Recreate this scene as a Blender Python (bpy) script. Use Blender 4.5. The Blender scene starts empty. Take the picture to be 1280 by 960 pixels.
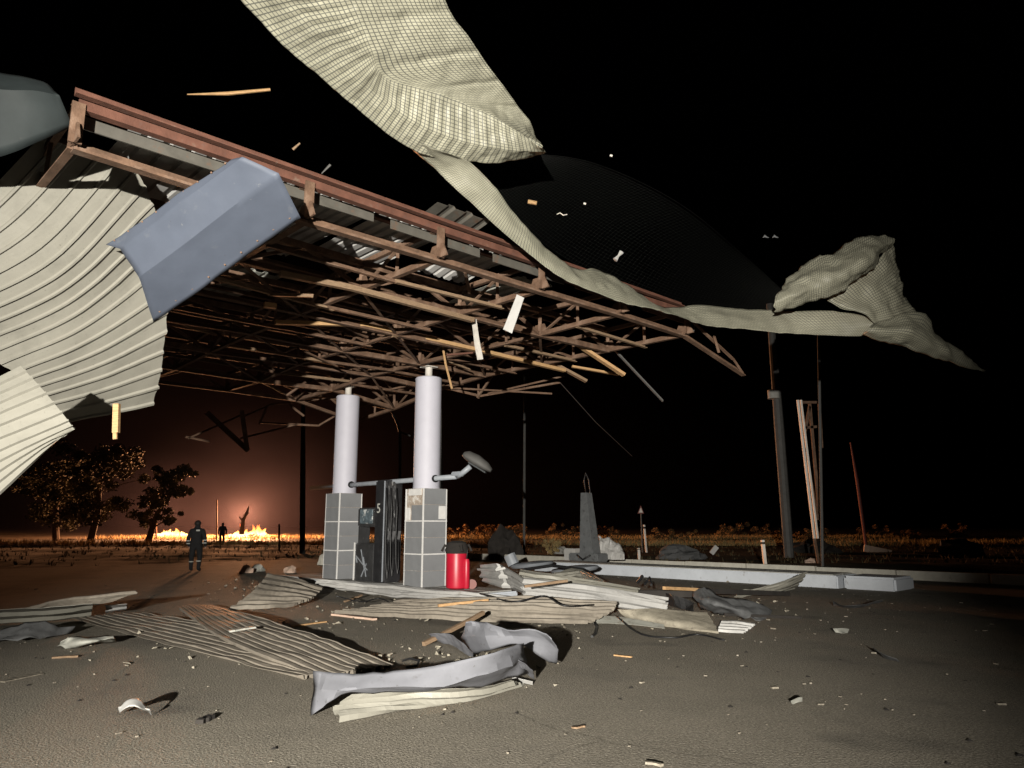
import bpy, bmesh, math, random
from mathutils import Vector, Matrix, noise
R = math.radians
rng = random.Random(7)
SC = bpy.context.scene
COL = SC.collection

# ------------------------------------------------------------------ camera, sky, lights, exposure
F, CX, CY, HC = 942.0, 640.0, 480.0, 1.5
PT = math.atan(177 / 942)
cam = bpy.data.cameras.new('camera'); cam_o = bpy.data.objects.new('camera', cam); COL.objects.link(cam_o)
cam.sensor_width = 36; cam.lens = F / 1280 * 36; cam.clip_start = 0.05; cam.clip_end = 2000
cam_o.location = (0, 0, HC); cam_o.rotation_euler = (math.pi / 2 + PT, 0, 0)
SC.camera = cam_o

world = bpy.data.worlds.new('World'); SC.world = world; world.use_nodes = True
wn = world.node_tree; wn.nodes.clear()
sky = wn.nodes.new('ShaderNodeTexSky'); sky.sky_type = 'NISHITA'; sky.sun_disc = False
sky.sun_elevation = R(-4); sky.sun_rotation = R(200)
bg = wn.nodes.new('ShaderNodeBackground'); bg.inputs['Strength'].default_value = 0.004
wo = wn.nodes.new('ShaderNodeOutputWorld')
wn.links.new(sky.outputs[0], bg.inputs[0]); wn.links.new(bg.outputs[0], wo.inputs[0])

def lamp(name, kind, loc, energy, color, **kw):
    l = bpy.data.lights.new(name, kind); l.energy = energy; l.color = color
    for k, v in kw.items(): setattr(l, k, v)
    o = bpy.data.objects.new(name, l); COL.objects.link(o); o.location = loc
    return o
# the searchlight of the vehicle that stands left of the photographer: its beam, its edge and the
# shadows it throws are what the picture shows
SPOT = Vector((-1.7, -8.0, 2.4))
spot = lamp('vehicle_searchlight', 'SPOT', SPOT, 42000, (1.0, 0.95, 0.85), spot_size=R(50), spot_blend=0.8, shadow_soft_size=0.07)
spot.rotation_euler = (Vector((-0.8, 12, 3.6)) - SPOT).to_track_quat('-Z', 'Y').to_euler()

vs = SC.view_settings
vs.view_transform = 'Standard'; vs.look = 'None'; vs.exposure = 0; vs.gamma = 1; vs.use_curve_mapping = False
SC.cycles.max_bounces = 5; SC.cycles.volume_bounces = 0; SC.cycles.use_denoising = True

# ------------------------------------------------------------------ pixel <-> place
_c, _s = math.cos(PT), math.sin(PT)
def ray(px, py):
    x = (px - CX) / F; y = (CY - py) / F
    return Vector((x, _c - _s * y, _s + _c * y))
def H(px, py, z=0.0):
    d = ray(px, py); return d * ((z - HC) / d.z) + Vector((0, 0, HC))
def D(px, py, Y):
    d = ray(px, py); return d * (Y / d.y) + Vector((0, 0, HC))
# canopy axes on the ground
O = Vector((-4.54, 6.74, 0)); U = Vector((.7205, .6934, 0)).normalized(); V = Vector((-U.y, U.x, 0))
Z = Vector((0, 0, 1))
def UV(u, v, z=0.0): return O + U * u + V * v + Z * z

# ------------------------------------------------------------------ materials
MATS = {}
def mat(name, color, rough=.7, metal=0., var=.25, scale=6., bump=0., bscale=60., spots=None, spec=.4, streak=None, detail=6):
    m = bpy.data.materials.new(name); m.use_nodes = True
    nt = m.node_tree; N = nt.nodes; L = nt.links
    b = N['Principled BSDF']; b.inputs['Roughness'].default_value = rough
    b.inputs['Metallic'].default_value = metal; b.inputs['Specular IOR Level'].default_value = spec
    tc = N.new('ShaderNodeTexCoord')
    no = N.new('ShaderNodeTexNoise'); no.inputs['Scale'].default_value = scale; no.inputs['Detail'].default_value = detail
    no.inputs['Roughness'].default_value = .65
    src = tc.outputs['Object']
    if streak:
        mp = N.new('ShaderNodeMapping'); mp.inputs['Scale'].default_value = streak
        L.new(src, mp.inputs[0]); src = mp.outputs[0]
    L.new(src, no.inputs['Vector'])
    cr = N.new('ShaderNodeValToRGB'); e = cr.color_ramp.elements
    e[0].position = .3; e[1].position = .72
    e[0].color = (*[c * (1 - var) for c in color], 1); e[1].color = (*[min(1, c * (1 + var)) for c in color], 1)
    L.new(no.outputs[0], cr.inputs[0]); out = cr.outputs[0]
    for sp in (spots or []):
        sc_, col, lo, hi = sp
        n2 = N.new('ShaderNodeTexNoise'); n2.inputs['Scale'].default_value = sc_; n2.inputs['Detail'].default_value = 8
        n2.inputs['Roughness'].default_value = .7
        L.new(tc.outputs['Object'], n2.inputs['Vector'])
        mr = N.new('ShaderNodeMapRange'); mr.inputs[1].default_value = lo; mr.inputs[2].default_value = hi
        L.new(n2.outputs[0], mr.inputs[0])
        mx = N.new('ShaderNodeMix'); mx.data_type = 'RGBA'
        L.new(mr.outputs[0], mx.inputs[0]); L.new(out, mx.inputs[6]); mx.inputs[7].default_value = (*col, 1)
        out = mx.outputs[2]
    L.new(out, b.inputs['Base Color'])
    if bump:
        n3 = N.new('ShaderNodeTexNoise'); n3.inputs['Scale'].default_value = bscale; n3.inputs['Detail'].default_value = 4
        L.new(tc.outputs['Object'], n3.inputs['Vector'])
        bp = N.new('ShaderNodeBump'); bp.inputs['Strength'].default_value = bump; bp.inputs['Distance'].default_value = .02
        L.new(n3.outputs[0], bp.inputs['Height']); L.new(bp.outputs[0], b.inputs['Normal'])
    MATS[name] = m; return m

mat('asphalt', (.215, .193, .155), .88, var=.22, scale=.7, bump=1.0, bscale=55, spec=.2,
    spots=[(42, (.34, .31, .26), .50, .62), (60, (.085, .076, .064), .52, .62), (.35, (.12, .108, .094), .52, .72), (9, (.05, .045, .04), .66, .8)])
nt = MATS['asphalt'].node_tree; N = nt.nodes; L = nt.links; b = N['Principled BSDF']; src = b.inputs['Base Color'].links[0].from_socket
tc = [n for n in N if n.type == 'TEX_COORD'][0]
wn_ = N.new('ShaderNodeTexNoise'); wn_.inputs['Scale'].default_value = 1.1; wn_.inputs['Detail'].default_value = 8; L.new(tc.outputs['Object'], wn_.inputs['Vector'])
va = N.new('ShaderNodeVectorMath'); va.operation = 'MULTIPLY_ADD'; va.inputs[1].default_value = (.9, .9, .9); L.new(wn_.outputs[1], va.inputs[0]); L.new(tc.outputs['Object'], va.inputs[2])
vo = N.new('ShaderNodeTexVoronoi'); vo.feature = 'DISTANCE_TO_EDGE'; vo.inputs['Scale'].default_value = .12; L.new(va.outputs[0], vo.inputs['Vector'])
mr = N.new('ShaderNodeMapRange'); mr.inputs[1].default_value = .0006; mr.inputs[2].default_value = .0018; mr.inputs[3].default_value = .35; mr.inputs[4].default_value = 0; L.new(vo.outputs[0], mr.inputs[0])
mx = N.new('ShaderNodeMix'); mx.data_type = 'RGBA'; L.new(mr.outputs[0], mx.inputs[0]); L.new(src, mx.inputs[6]); mx.inputs[7].default_value = (.045, .04, .034, 1)
os_ = N.new('ShaderNodeTexNoise'); os_.inputs['Scale'].default_value = .55; os_.inputs['Detail'].default_value = 5; L.new(tc.outputs['Object'], os_.inputs['Vector'])
m5 = N.new('ShaderNodeMapRange'); m5.inputs[1].default_value = .60; m5.inputs[2].default_value = .72; m5.inputs[4].default_value = .6; L.new(os_.outputs[0], m5.inputs[0])
m6 = N.new('ShaderNodeMix'); m6.data_type = 'RGBA'; L.new(m5.outputs[0], m6.inputs[0]); L.new(mx.outputs[2], m6.inputs[6]); m6.inputs[7].default_value = (.06, .055, .05, 1)
L.new(m6.outputs[2], b.inputs['Base Color'])
mat('dirt', (.10, .078, .055), .95, var=.45, scale=.5, bump=.8, bscale=9, spec=.1, spots=[(2.5, (.2, .16, .1), .55, .75)])
mat('road', (.075, .07, .065), .8, var=.2, scale=.4, spec=.3)
mat('rust', (.115, .068, .044), .8, var=.45, scale=5, bump=.3, bscale=50, spots=[(3, (.19, .13, .095), .52, .7), (11, (.05, .03, .024), .6, .72)], spec=.25)
mat('rust_red', (.10, .044, .03), .75, var=.35, scale=4, bump=.2, spots=[(6, (.09, .05, .04), .56, .7), (2.2, (.15, .11, .085), .6, .7)], spec=.25)
mat('sheet_cream', (.215, .207, .178), .5, var=.1, scale=2, spots=[(2, (.15, .145, .125), .48, .75), (25, (.10, .095, .08), .62, .74)], spec=.35)
mat('sheet_dusty', (.20, .176, .145), .7, var=.2, scale=3, spots=[(4, (.12, .105, .088), .5, .72), (30, (.07, .062, .052), .62, .74)], spec=.25)
mat('sheet_white', (.38, .375, .365), .45, var=.1, scale=3, spots=[(20, (.2, .19, .17), .64, .76), (4, (.26, .245, .225), .55, .75)], spec=.3)
mat('sheet_grey', (.30, .30, .27), .6, var=.15, scale=3, spots=[(8, (.18, .16, .13), .55, .72)], spec=.3)
mat('gutter', (.075, .07, .06), .6, var=.25, scale=4, spots=[(5, (.1, .06, .04), .55, .7)])
mat('fascia_blue', (.068, .08, .108), .58, var=.1, scale=1.5, spots=[(5, (.10, .11, .13), .6, .8), (22, (.05, .05, .055), .66, .74), (9, (.2, .2, .2), .68, .75)], spec=.3)
mat('fascia_dark', (.018, .023, .024), .6, var=.2, scale=2, spots=[(9, (.04, .04, .038), .64, .75)], spec=.25)
mat('fascia_grey', (.135, .138, .155), .72, var=.12, scale=3, spots=[(6, (.09, .09, .097), .58, .75), (18, (.06, .058, .055), .62, .72)], spec=.2)
mat('column_paint', (.45, .445, .51), .6, var=.05, scale=2, spots=[(14, (.34, .33, .36), .62, .78)], spec=.5)
mat('post_white', (.5, .47, .43), .6, var=.2, scale=8, spots=[(9, (.2, .13, .09), .58, .68)])
mat('tile', (.20, .205, .215), .35, var=.1, scale=3, spots=[(12, (.13, .13, .135), .6, .78)], spec=.5)
mat('grout', (.62, .61, .60), .8, var=.1, scale=10)
mat('mortar', (.36, .30, .25), .9, var=.35, scale=12, bump=.5, spots=[(7, (.6, .57, .53), .52, .6)])
mat('dark_plastic', (.022, .022, .024), .35, var=.3, scale=6, spots=[(6, (.07, .07, .07), .6, .7)], spec=.5)
mat('dark_metal', (.05, .05, .052), .4, metal=.3, var=.3, scale=6, spots=[(10, (.12, .11, .1), .6, .72)])
mat('rubber', (.012, .012, .013), .5, var=.2)
mat('red_paint', (.42, .010, .03), .4, var=.12, scale=3, spots=[(14, (.25, .01, .02), .64, .76)], spec=.5)
mat('wood', (.38, .235, .115), .75, var=.3, scale=14, streak=(1, 1, 8), spots=[(9, (.2, .12, .06), .58, .72)], spec=.2)
mat('wood_old', (.20, .135, .085), .8, var=.35, scale=14, streak=(1, 1, 8), spec=.2)
mat('board', (.27, .245, .195), .85, var=.25, scale=5, bump=.3, spots=[(14, (.14, .12, .1), .55, .7)], spec=.2)
mat('concrete', (.34, .335, .315), .85, var=.15, scale=4, bump=.25, spots=[(6, (.2, .19, .17), .58, .75)], spec=.2)
mat('kerb_white', (.50, .48, .42), .8, var=.15, scale=3, bump=.2, spots=[(5, (.28, .25, .2), .55, .72)], spec=.2)
mat('island_white', (.50, .53, .58), .6, var=.1, scale=2, spots=[(7, (.3, .3, .3), .6, .75)])
mat('grey_plastic', (.26, .28, .31), .45, var=.12, scale=5)
mat('pole_grey', (.075, .073, .07), .7, var=.2, scale=3)
mat('pole_white', (.6, .55, .5), .5, var=.15, scale=4)
mat('cloth_dark', (.013, .013, .014), .9, var=.3, scale=12)
mat('cloth_grey', (.09, .092, .095), .85, var=.25, scale=6, spots=[(14, (.05, .05, .05), .55, .7)])
mat('reflective', (.45, .45, .42), .3, var=.05)
mat('skin', (.35, .2, .14), .6, var=.1)
mat('hair', (.02, .015, .012), .7, var=.2)
mat('bark', (.07, .05, .036), .9, var=.35, scale=10, bump=.5)
mat('leaf', (.062, .06, .03), .75, var=.5, scale=1.2)
mat('leaf_dry', (.20, .12, .05), .8, var=.5, scale=.8)
mat('grass_dry', (.34, .25, .11), .85, var=.45, scale=.6)
mat('grass_green', (.06, .048, .022), .85, var=.4, scale=.6)
mat('charred', (.02, .017, .015), .9, var=.4, scale=3)
mat('net', (.010, .011, .010), .8, var=.1)
mat('litter', (.22, .195, .155), .7, var=.5, scale=20)
mat('sign_red', (.16, .035, .025), .5, var=.1)
mat('pink_board', (.5, .36, .28), .7, var=.2, scale=6)
mat('mast_grey', (.12, .125, .13), .5, var=.2, scale=5, spots=[(7, (.05, .05, .05), .55, .7)])
mat('glass_lamp', (.05, .053, .056), .8, var=.05, spec=.2)
mat('screen', (.10, .13, .15), .15, var=.5, scale=9, spots=[(5, (.5, .52, .52), .56, .6)], spec=.7)

def tarp_mat(name, base, line, cell, spots):
    m = bpy.data.materials.new(name); m.use_nodes = True; nt = m.node_tree; N = nt.nodes; L = nt.links
    b = N['Principled BSDF']; b.inputs['Roughness'].default_value = .5; b.inputs['Specular IOR Level'].default_value = .35
    uv = N.new('ShaderNodeUVMap'); uv.uv_map = 'UVMap'
    sep = N.new('ShaderNodeSeparateXYZ'); L.new(uv.outputs[0], sep.inputs[0])
    hs = []
    for k in (0, 1):
        a = N.new('ShaderNodeMath'); a.operation = 'PINGPONG'; a.inputs[1].default_value = cell / 2
        L.new(sep.outputs[k], a.inputs[0])
        c = N.new('ShaderNodeMath'); c.operation = 'LESS_THAN'; c.inputs[1].default_value = cell * .11
        L.new(a.outputs[0], c.inputs[0]); hs.append(c.outputs[0])
    mxx = N.new('ShaderNodeMath'); mxx.operation = 'MAXIMUM'; L.new(hs[0], mxx.inputs[0]); L.new(hs[1], mxx.inputs[1])
    tc = N.new('ShaderNodeTexCoord')
    no = N.new('ShaderNodeTexNoise'); no.inputs['Scale'].default_value = 2.2; no.inputs['Detail'].default_value = 7
    L.new(tc.outputs['Object'], no.inputs['Vector'])
    cr = N.new('ShaderNodeValToRGB'); e = cr.color_ramp.elements
    e[0].position = .35; e[1].position = .68; e[0].color = (*[c * .78 for c in base], 1); e[1].color = (*base, 1)
    L.new(no.outputs[0], cr.inputs[0])
    n2 = N.new('ShaderNodeTexNoise'); n2.inputs['Scale'].default_value = 5; n2.inputs['Detail'].default_value = 8; n2.inputs['Roughness'].default_value = .75
    L.new(tc.outputs['Object'], n2.inputs['Vector'])
    mr = N.new('ShaderNodeMapRange'); mr.inputs[1].default_value = .63; mr.inputs[2].default_value = .72; L.new(n2.outputs[0], mr.inputs[0])
    m1 = N.new('ShaderNodeMix'); m1.data_type = 'RGBA'; L.new(mr.outputs[0], m1.inputs[0]); L.new(cr.outputs[0], m1.inputs[6]); m1.inputs[7].default_value = (*spots, 1)
    m2 = N.new('ShaderNodeMix'); m2.data_type = 'RGBA'; L.new(mxx.outputs[0], m2.inputs[0]); L.new(m1.outputs[2], m2.inputs[6]); m2.inputs[7].default_value = (*line, 1)
    L.new(m2.outputs[2], b.inputs['Base Color'])
    bp = N.new('ShaderNodeBump'); bp.inputs['Strength'].default_value = .5; bp.inputs['Distance'].default_value = .006
    L.new(mxx.outputs[0], bp.inputs['Height']); L.new(bp.outputs[0], b.inputs['Normal'])
    MATS[name] = m
tarp_mat('tarp', (.31, .30, .228), (.085, .085, .072), .05, (.19, .175, .13))

# ------------------------------------------------------------------ mesh helpers
def world_loc(o):
    return o.location + world_loc(o.parent) if o.parent else o.location.copy()
class MB:
    def __init__(s): s.v = []; s.f = []; s.uv = None
    def add(s, vs, fs):
        o = len(s.v); s.v += [Vector(p) for p in vs]; s.f += [[o + i for i in f] for f in fs]; return s
    def box(s, c, d, ax=(Vector((1, 0, 0)), Vector((0, 1, 0)), Vector((0, 0, 1)))):
        c = Vector(c); X, Y, W = [ax[i].normalized() * d[i] / 2 for i in range(3)]
        vs = [c + X * a + Y * b + W * e for e in (-1, 1) for b in (-1, 1) for a in (-1, 1)]
        return s.add(vs, [(0, 2, 3, 1), (4, 5, 7, 6), (0, 1, 5, 4), (2, 6, 7, 3), (0, 4, 6, 2), (1, 3, 7, 5)])
    def bevbox(s, c, d, ax=None, bev=.02):
        ax = ax or (Vector((1, 0, 0)), Vector((0, 1, 0)), Vector((0, 0, 1)))
        bm = bmesh.new(); bmesh.ops.create_cube(bm, size=1)
        for v in bm.verts: v.co = Vector([v.co[i] * d[i] for i in range(3)])
        bmesh.ops.bevel(bm, geom=bm.edges[:], offset=bev, segments=2, affect='EDGES')
        A = [a.normalized() for a in ax]; c = Vector(c)
        bm.verts.index_update()
        s.add([c + A[0] * v.co.x + A[1] * v.co.y + A[2] * v.co.z for v in bm.verts], [[v.index for v in f.verts] for f in bm.faces])
        bm.free(); return s
    def frame(s, p, q, up=Z):
        d = (q - p).normalized()
        if abs(d.dot(up)) > .97: up = Vector((1, 0, 0))
        x = d.cross(up).normalized(); y = x.cross(d).normalized(); return d, x, y
    def profile(s, p, q, prof, up=Z, closed=True):
        p = Vector(p); q = Vector(q); d, x, y = s.frame(p, q, up); n = len(prof)
        vs = [p + x * a + y * b for a, b in prof] + [q + x * a + y * b for a, b in prof]
        fs = [(i, (i + 1) % n, n + (i + 1) % n, n + i) for i in range(n)] + [tuple(range(n - 1, -1, -1)), tuple(range(n, 2 * n))]
        return s.add(vs, fs)
    def bar(s, p, q, w, h, up=Z):
        return s.profile(p, q, [(-w / 2, -h / 2), (w / 2, -h / 2), (w / 2, h / 2), (-w / 2, h / 2)], up)
    def angle(s, p, q, w, t, up=Z, flip=1):
        a = flip
        pr = [(-a * w / 2, -w / 2), (a * w / 2, -w / 2), (a * w / 2, -w / 2 + t), (-a * w / 2 + a * t, -w / 2 + t), (-a * w / 2 + a * t, w / 2), (-a * w / 2, w / 2)]
        return s.profile(p, q, pr, up)
    def tube(s, pts, r, n=8, cap=True):
        pts = [Vector(p) for p in pts]; rs = r if isinstance(r, (list, tuple)) else [r] * len(pts)
        o = len(s.v); x = None
        for i, p in enumerate(pts):
            d = (pts[min(i + 1, len(pts) - 1)] - pts[max(i - 1, 0)]).normalized()
            if x is None:
                up = Z if abs(d.z) < .9 else Vector((1, 0, 0)); x = d.cross(up).normalized()
            x = (x - d * x.dot(d)).normalized(); y = d.cross(x)
            s.v += [p + (x * math.cos(2 * math.pi * k / n) + y * math.sin(2 * math.pi * k / n)) * rs[i] for k in range(n)]
        for i in range(len(pts) - 1):
            for k in range(n):
                a = o + i * n + k; b = o + i * n + (k + 1) % n
                s.f.append([a, b, b + n, a + n])
        if cap:
            s.f.append([o + k for k in range(n - 1, -1, -1)]); s.f.append([o + (len(pts) - 1) * n + k for k in range(n)])
        return s
    def lathe(s, c, prof, n=24):
        c = Vector(c); o = len(s.v)
        for r, z in prof: s.v += [c + Vector((r * math.cos(2 * math.pi * k / n), r * math.sin(2 * math.pi * k / n), z)) for k in range(n)]
        for i in range(len(prof) - 1):
            for k in range(n):
                a = o + i * n + k; b = o + i * n + (k + 1) % n
                s.f.append([a, b, b + n, a + n])
        s.f.append([o + k for k in range(n - 1, -1, -1)]); s.f.append([o + (len(prof) - 1) * n + k for k in range(n)])
        return s
    def build(s, name, m, parent=None, smooth=False, thick=0, base=None):
        me = bpy.data.meshes.new(name)
        og = Vector(base) if base is not None else Vector((0, 0, 0))
        me.from_pydata([v - og for v in s.v], [], s.f)
        if s.uv:
            l = me.uv_layers.new(name='UVMap')
            for lp in me.loops: l.data[lp.index].uv = s.uv[lp.vertex_index]
        if smooth:
            me.polygons.foreach_set('use_smooth', [True] * len(me.polygons))
            if smooth == 'auto': me.set_sharp_from_angle(angle=R(16 if name in ('front_fold', 'rear_curl', 'torn_corner') else 35))
        me.materials.append(MATS[m] if isinstance(m, str) else m)
        me.update()
        o = bpy.data.objects.new(name, me); COL.objects.link(o)
        if parent is not None:
            o.parent = parent; o.location = og - world_loc(parent)
        else: o.location = og
        if thick:
            md = o.modifiers.new('thickness', 'SOLIDIFY'); md.thickness = thick; md.offset = 0
        return o
def tag(o, label, cat, group=None, kind=None):
    if label: o['label'] = label
    if cat: o['category'] = cat
    if group: o['group'] = group
    if kind: o['kind'] = kind
    return o
def empty(name, loc, label, cat, group=None):
    o = bpy.data.objects.new(name, None); COL.objects.link(o); o.location = loc; o.empty_display_size = .2
    return tag(o, label, cat, group)

def cat1(P, t):
    n = len(P) - 1; x = min(max(t, 0), 1) * n; i = min(int(x), n - 1); f = x - i
    p1, p2 = P[i], P[i + 1]; p0 = P[i - 1] if i > 0 else p1 * 2 - p2; p3 = P[i + 2] if i + 2 <= n else p2 * 2 - p1
    return .5 * ((2 * p1) + (p2 - p0) * f + (2 * p0 - 5 * p1 + 4 * p2 - p3) * f * f + (3 * p1 - p0 - 3 * p2 + p3) * f ** 3)
def lin1(P, t):
    n = len(P) - 1; x = min(max(t, 0), 1) * n; i = min(int(x), n - 1); f = x - i
    return P[i] * (1 - f) + P[i + 1] * f
def trap(x):   # box-rib profile 0..1 over one pitch
    x = x % 1.0
    return 0 if x < .55 else (x - .55) / .09 if x < .64 else 1 if x < .91 else 1 - (x - .91) / .09
def patch(ctrl, nu, nv, ribs=0, amp=0., shape='trap', lin=(False, False), wrinkle=0., wscale=2., seed=0, cutoff=None, uvs=True, rough=0.0):
    """ctrl[i][j]: i across (ribs are counted along i), j along the ribs."""
    ia = lin1 if lin[0] else cat1; ja = lin1 if lin[1] else cat1
    if ribs:
        ss = []
        brk = [0, .275, .55, .64, .775, .91] if shape == 'trap' else [0, .25, .5, .74, .80, .92] if shape == 'thin' else [0, .125, .25, .375, .5, .625, .75, .875]
        for k in range(ribs): ss += [(k + b) / ribs for b in brk]
        ss.append(1.0)
    else: ss = [i / nu for i in range(nu + 1)]
    ts = [j / nv for j in range(nv + 1)]
    def base(s_, t_): return ia([ja(row, t_) for row in ctrl], s_)
    G = [[base(s_, t_) for t_ in ts] for s_ in ss]
    mb = MB(); mb.uv = []
    ni, nj = len(ss), len(ts)
    lu = sum((G[i + 1][nj // 2] - G[i][nj // 2]).length for i in range(ni - 1)); lv = sum((G[ni // 2][j + 1] - G[ni // 2][j]).length for j in range(nj - 1))
    for i in range(ni):
        for j in range(nj):
            a = G[max(i - 1, 0)][j]; b = G[min(i + 1, ni - 1)][j]; c = G[i][max(j - 1, 0)]; d = G[i][min(j + 1, nj - 1)]
            n = (b - a).cross(d - c)
            n = n.normalized() if n.length > 1e-9 else Z
            p = G[i][j].copy()
            if ribs: p += n * amp * (trap(ss[i] * ribs) if shape == 'trap' else (1. if .79 < (ss[i] * ribs + 1e-6) % 1 < .94 else 0.) if shape == 'thin' else .5 + .5 * math.sin(2 * math.pi * ss[i] * ribs))
            if wrinkle:
                q = G[i][j] * wscale + Vector((seed * 13.1, seed * 7.7, 0))
                p += n * wrinkle * (noise.noise(q) + .5 * noise.noise(q * 2.3) + .25 * noise.noise(q * 5.1))
            if rough and j in (0, nj - 1):
                p += (d - c).normalized() * rough * noise.noise(G[i][j] * 9 + Vector((seed, 0, 0)))
            mb.v.append(p); mb.uv.append((ss[i] * lu, ts[j] * lv))
    for i in range(ni - 1):
        for j in range(nj - 1): mb.f.append([i * nj + j, i * nj + j + 1, (i + 1) * nj + j + 1, (i + 1) * nj + j])
    return mb
def pxH(rows): return [[H(a, b, c) for a, b, c in r] for r in rows]
def pxD(rows): return [[D(a, b, c) for a, b, c in r] for r in rows]
def base_of(mb):
    n = len(mb.v); c = sum(mb.v, Vector()) / n; return Vector((c.x, c.y, min(v.z for v in mb.v)))
def thing(mb, name, m, label, cat, group=None, smooth=False, thick=0):
    return tag(mb.build(name, m, None, smooth, thick, base_of(mb)), label, cat, group)

# ------------------------------------------------------------------ ground
def struct(o): o['kind'] = 'structure'; return o
KU = 21.9      # the kerb line at the far edge of the forecourt
m = MB(); g = 26
us = [-60 + (KU + 60) * i / g for i in range(g + 1)]; vsr = [-60 + 84 * i / g for i in range(g + 1)]
m.v = [UV(u, v, 0) for u in us for v in vsr]
m.f = [[i * (g + 1) + j, i * (g + 1) + j + 1, (i + 1) * (g + 1) + j + 1, (i + 1) * (g + 1) + j] for i in range(g) for j in range(g)]
struct(m.build('forecourt', 'asphalt'))
def field_z(p):
    d = p.y
    flat = min(1, abs(d - 76) / 12) if 64 < d < 88 else 1
    if 66 < d < 86: flat = 0
    rid = .16 * noise.noise(Vector((p.x * .03, d * .35, 3))) + .10 * noise.noise(Vector((p.x * .12, d * .5, 9))) + .05 * noise.noise(p * .9)
    k = min(1, max(0, max((p - O).dot(U) - KU - .3, (p - O).dot(V) - 24.3) / 3))
    return -.06 + flat * k * (rid + .02 + .5 * max(0, min(1, (d - 100) / 60)))
m = MB(); nu, nv = 170, 190
us = [KU + .1 + 420 * (i / nu) ** 2.1 for i in range(nu + 1)]
vsr = [-70 + 330 * j / nv for j in range(nv + 1)]
for u in us:
    for v in vsr:
        p = UV(u, v); m.v.append(p + Z * field_z(p))
m.f = [[i * (nv + 1) + j, i * (nv + 1) + j + 1, (i + 1) * (nv + 1) + j + 1, (i + 1) * (nv + 1) + j] for i in range(nu) for j in range(nv)]
struct(m.build('field', 'dirt', smooth=True))
m = MB(); nu, nv = 70, 150
us = [-90 + (KU + .1 + 90) * i / nu for i in range(nu + 1)]; vsr = [24.02 + 236 * (j / nv) ** 1.7 for j in range(nv + 1)]
for u in us:
    for v in vsr:
        p = UV(u, v); m.v.append(p + Z * field_z(p))
m.f = [[i * (nv + 1) + j, i * (nv + 1) + j + 1, (i + 1) * (nv + 1) + j + 1, (i + 1) * (nv + 1) + j] for i in range(nu) for j in range(nv)]
struct(m.build('waste_ground', 'dirt', smooth=True))
m = MB()
for i in range(40):
    x = -160 + 8 * i
    m.add([(x, 67.5, -.03), (x + 8, 67.5, -.03), (x + 8, 84.5, -.03), (x, 84.5, -.03)], [(0, 1, 2, 3)])
struct(m.build('road', 'road'))
m = MB(); m.add([(-900, 95, -.9), (900, 95, -.9), (900, 1200, -.9), (-900, 1200, -.9)], [(0, 1, 2, 3)])
struct(m.build('far_ground', 'dirt'))

# kerb stones along the far edge
k = 0; v = -9.0
kr = struct(MB().box(UV(KU, 6, -.35), (.30, 34, .5), (U, V, Z)).build('kerb', 'concrete'))
while v < 22:
    L_ = 2.35 + rng.uniform(-.03, .03)
    off = rng.uniform(-.02, .02)
    mb = MB().bevbox(UV(KU + off, v + L_ / 2, .09 + rng.uniform(-.012, .012)), (.22, L_ - .045, .34), (U, V, Z), .015)
    b = base_of(mb); mb.build('kerb_stone', 'kerb_white', kr, base=b); v += L_

# ------------------------------------------------------------------ fuel islands
def island(u0, u1, v0, v1, h, label):
    e = empty('fuel_island', UV((u0 + u1) / 2, (v0 + v1) / 2, 0), label, 'fuel island')
    w = u1 - u0; L_ = v1 - v0
    mb = MB().bevbox(UV((u0 + u1) / 2, (v0 + v1) / 2, h / 2 - .05), (w, L_, h + .1), (U, V, Z), .03); mb.build('kerb_body', 'island_white', e, base=base_of(mb))
    n = int(L_ / .9); 
    for i in range(n):
        for j in range(2):
            a = v0 + .12 + (L_ - .24) * (i + .5) / n; q = u0 + w * (.27 + .46 * j)
            mb = MB().box(UV(q, a, h + .008), (w * .43, (L_ - .24) / n - .012, .03), (U, V, Z)); mb.build('paving_slab', 'concrete', e, base=base_of(mb))
    return e
island(8.55, 9.95, 3.6, 11.6, .16, 'low concrete fuel island carrying the two white columns')
island(17.35, 18.6, .1, 10.4, .30, 'long bluish white fuel island with a torn off pump, right of the red cylinder')

# ------------------------------------------------------------------ canopy steelwork
cf = empty('canopy_frame', UV(5, 5, 5.2), 'rusty bare steel lattice roof frame of the wrecked filling station canopy', 'canopy frame')
ZB, ZT = 5.2, 5.64
us_ = [.25] + [2.8 + 2.05 * i for i in range(5)]          # 0, 2.8, 4.85, 6.9, 8.95, 11.0, 13.05
vs_ = [1.95 * j for j in range(7)]                   # 0 .. 11.7
def node(u, v, top=False):
    q = Vector((u * .6, v * .6, 5 if top else 0))
    z = (ZT if top else ZB) + .05 * noise.noise(q)
    if v < .1: z -= 0.0
    if u > 11.5:
        if v < .1: z -= .85 + (.0 if top else .05); u -= .25
        elif v < 3: z -= .25
        else: z += .05
    if v > 7 and u > 9: z -= .10 * (v - 7)
    if v > 9: z -= .12
    du = .06 * noise.noise(q + Vector((9, 3, 1))); dv = .06 * noise.noise(q + Vector((2, 8, 4)))
    if v < .1: du = dv = 0
    return UV(u + du, v + dv, z)
mem = {'chord': 0}
def member(p, q, w, name='chord', m='rust', up=Z, flip=1, t=.012):
    mb = MB().angle(p, q, w, t, up, flip); return mb.build(name, m, cf, base=(p + q) / 2)
def bent(p, q, w, name, m, sag):
    n = 4; mb = MB(); pts = [p.lerp(q, i / n) + sag * math.sin(math.pi * i / n) for i in range(n + 1)]
    for a, b in zip(pts, pts[1:]): mb.bar(a, b + (b - a).normalized() * .01, w, w * .8)
    return mb.build(name, m, cf, base=(p + q) / 2)
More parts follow.
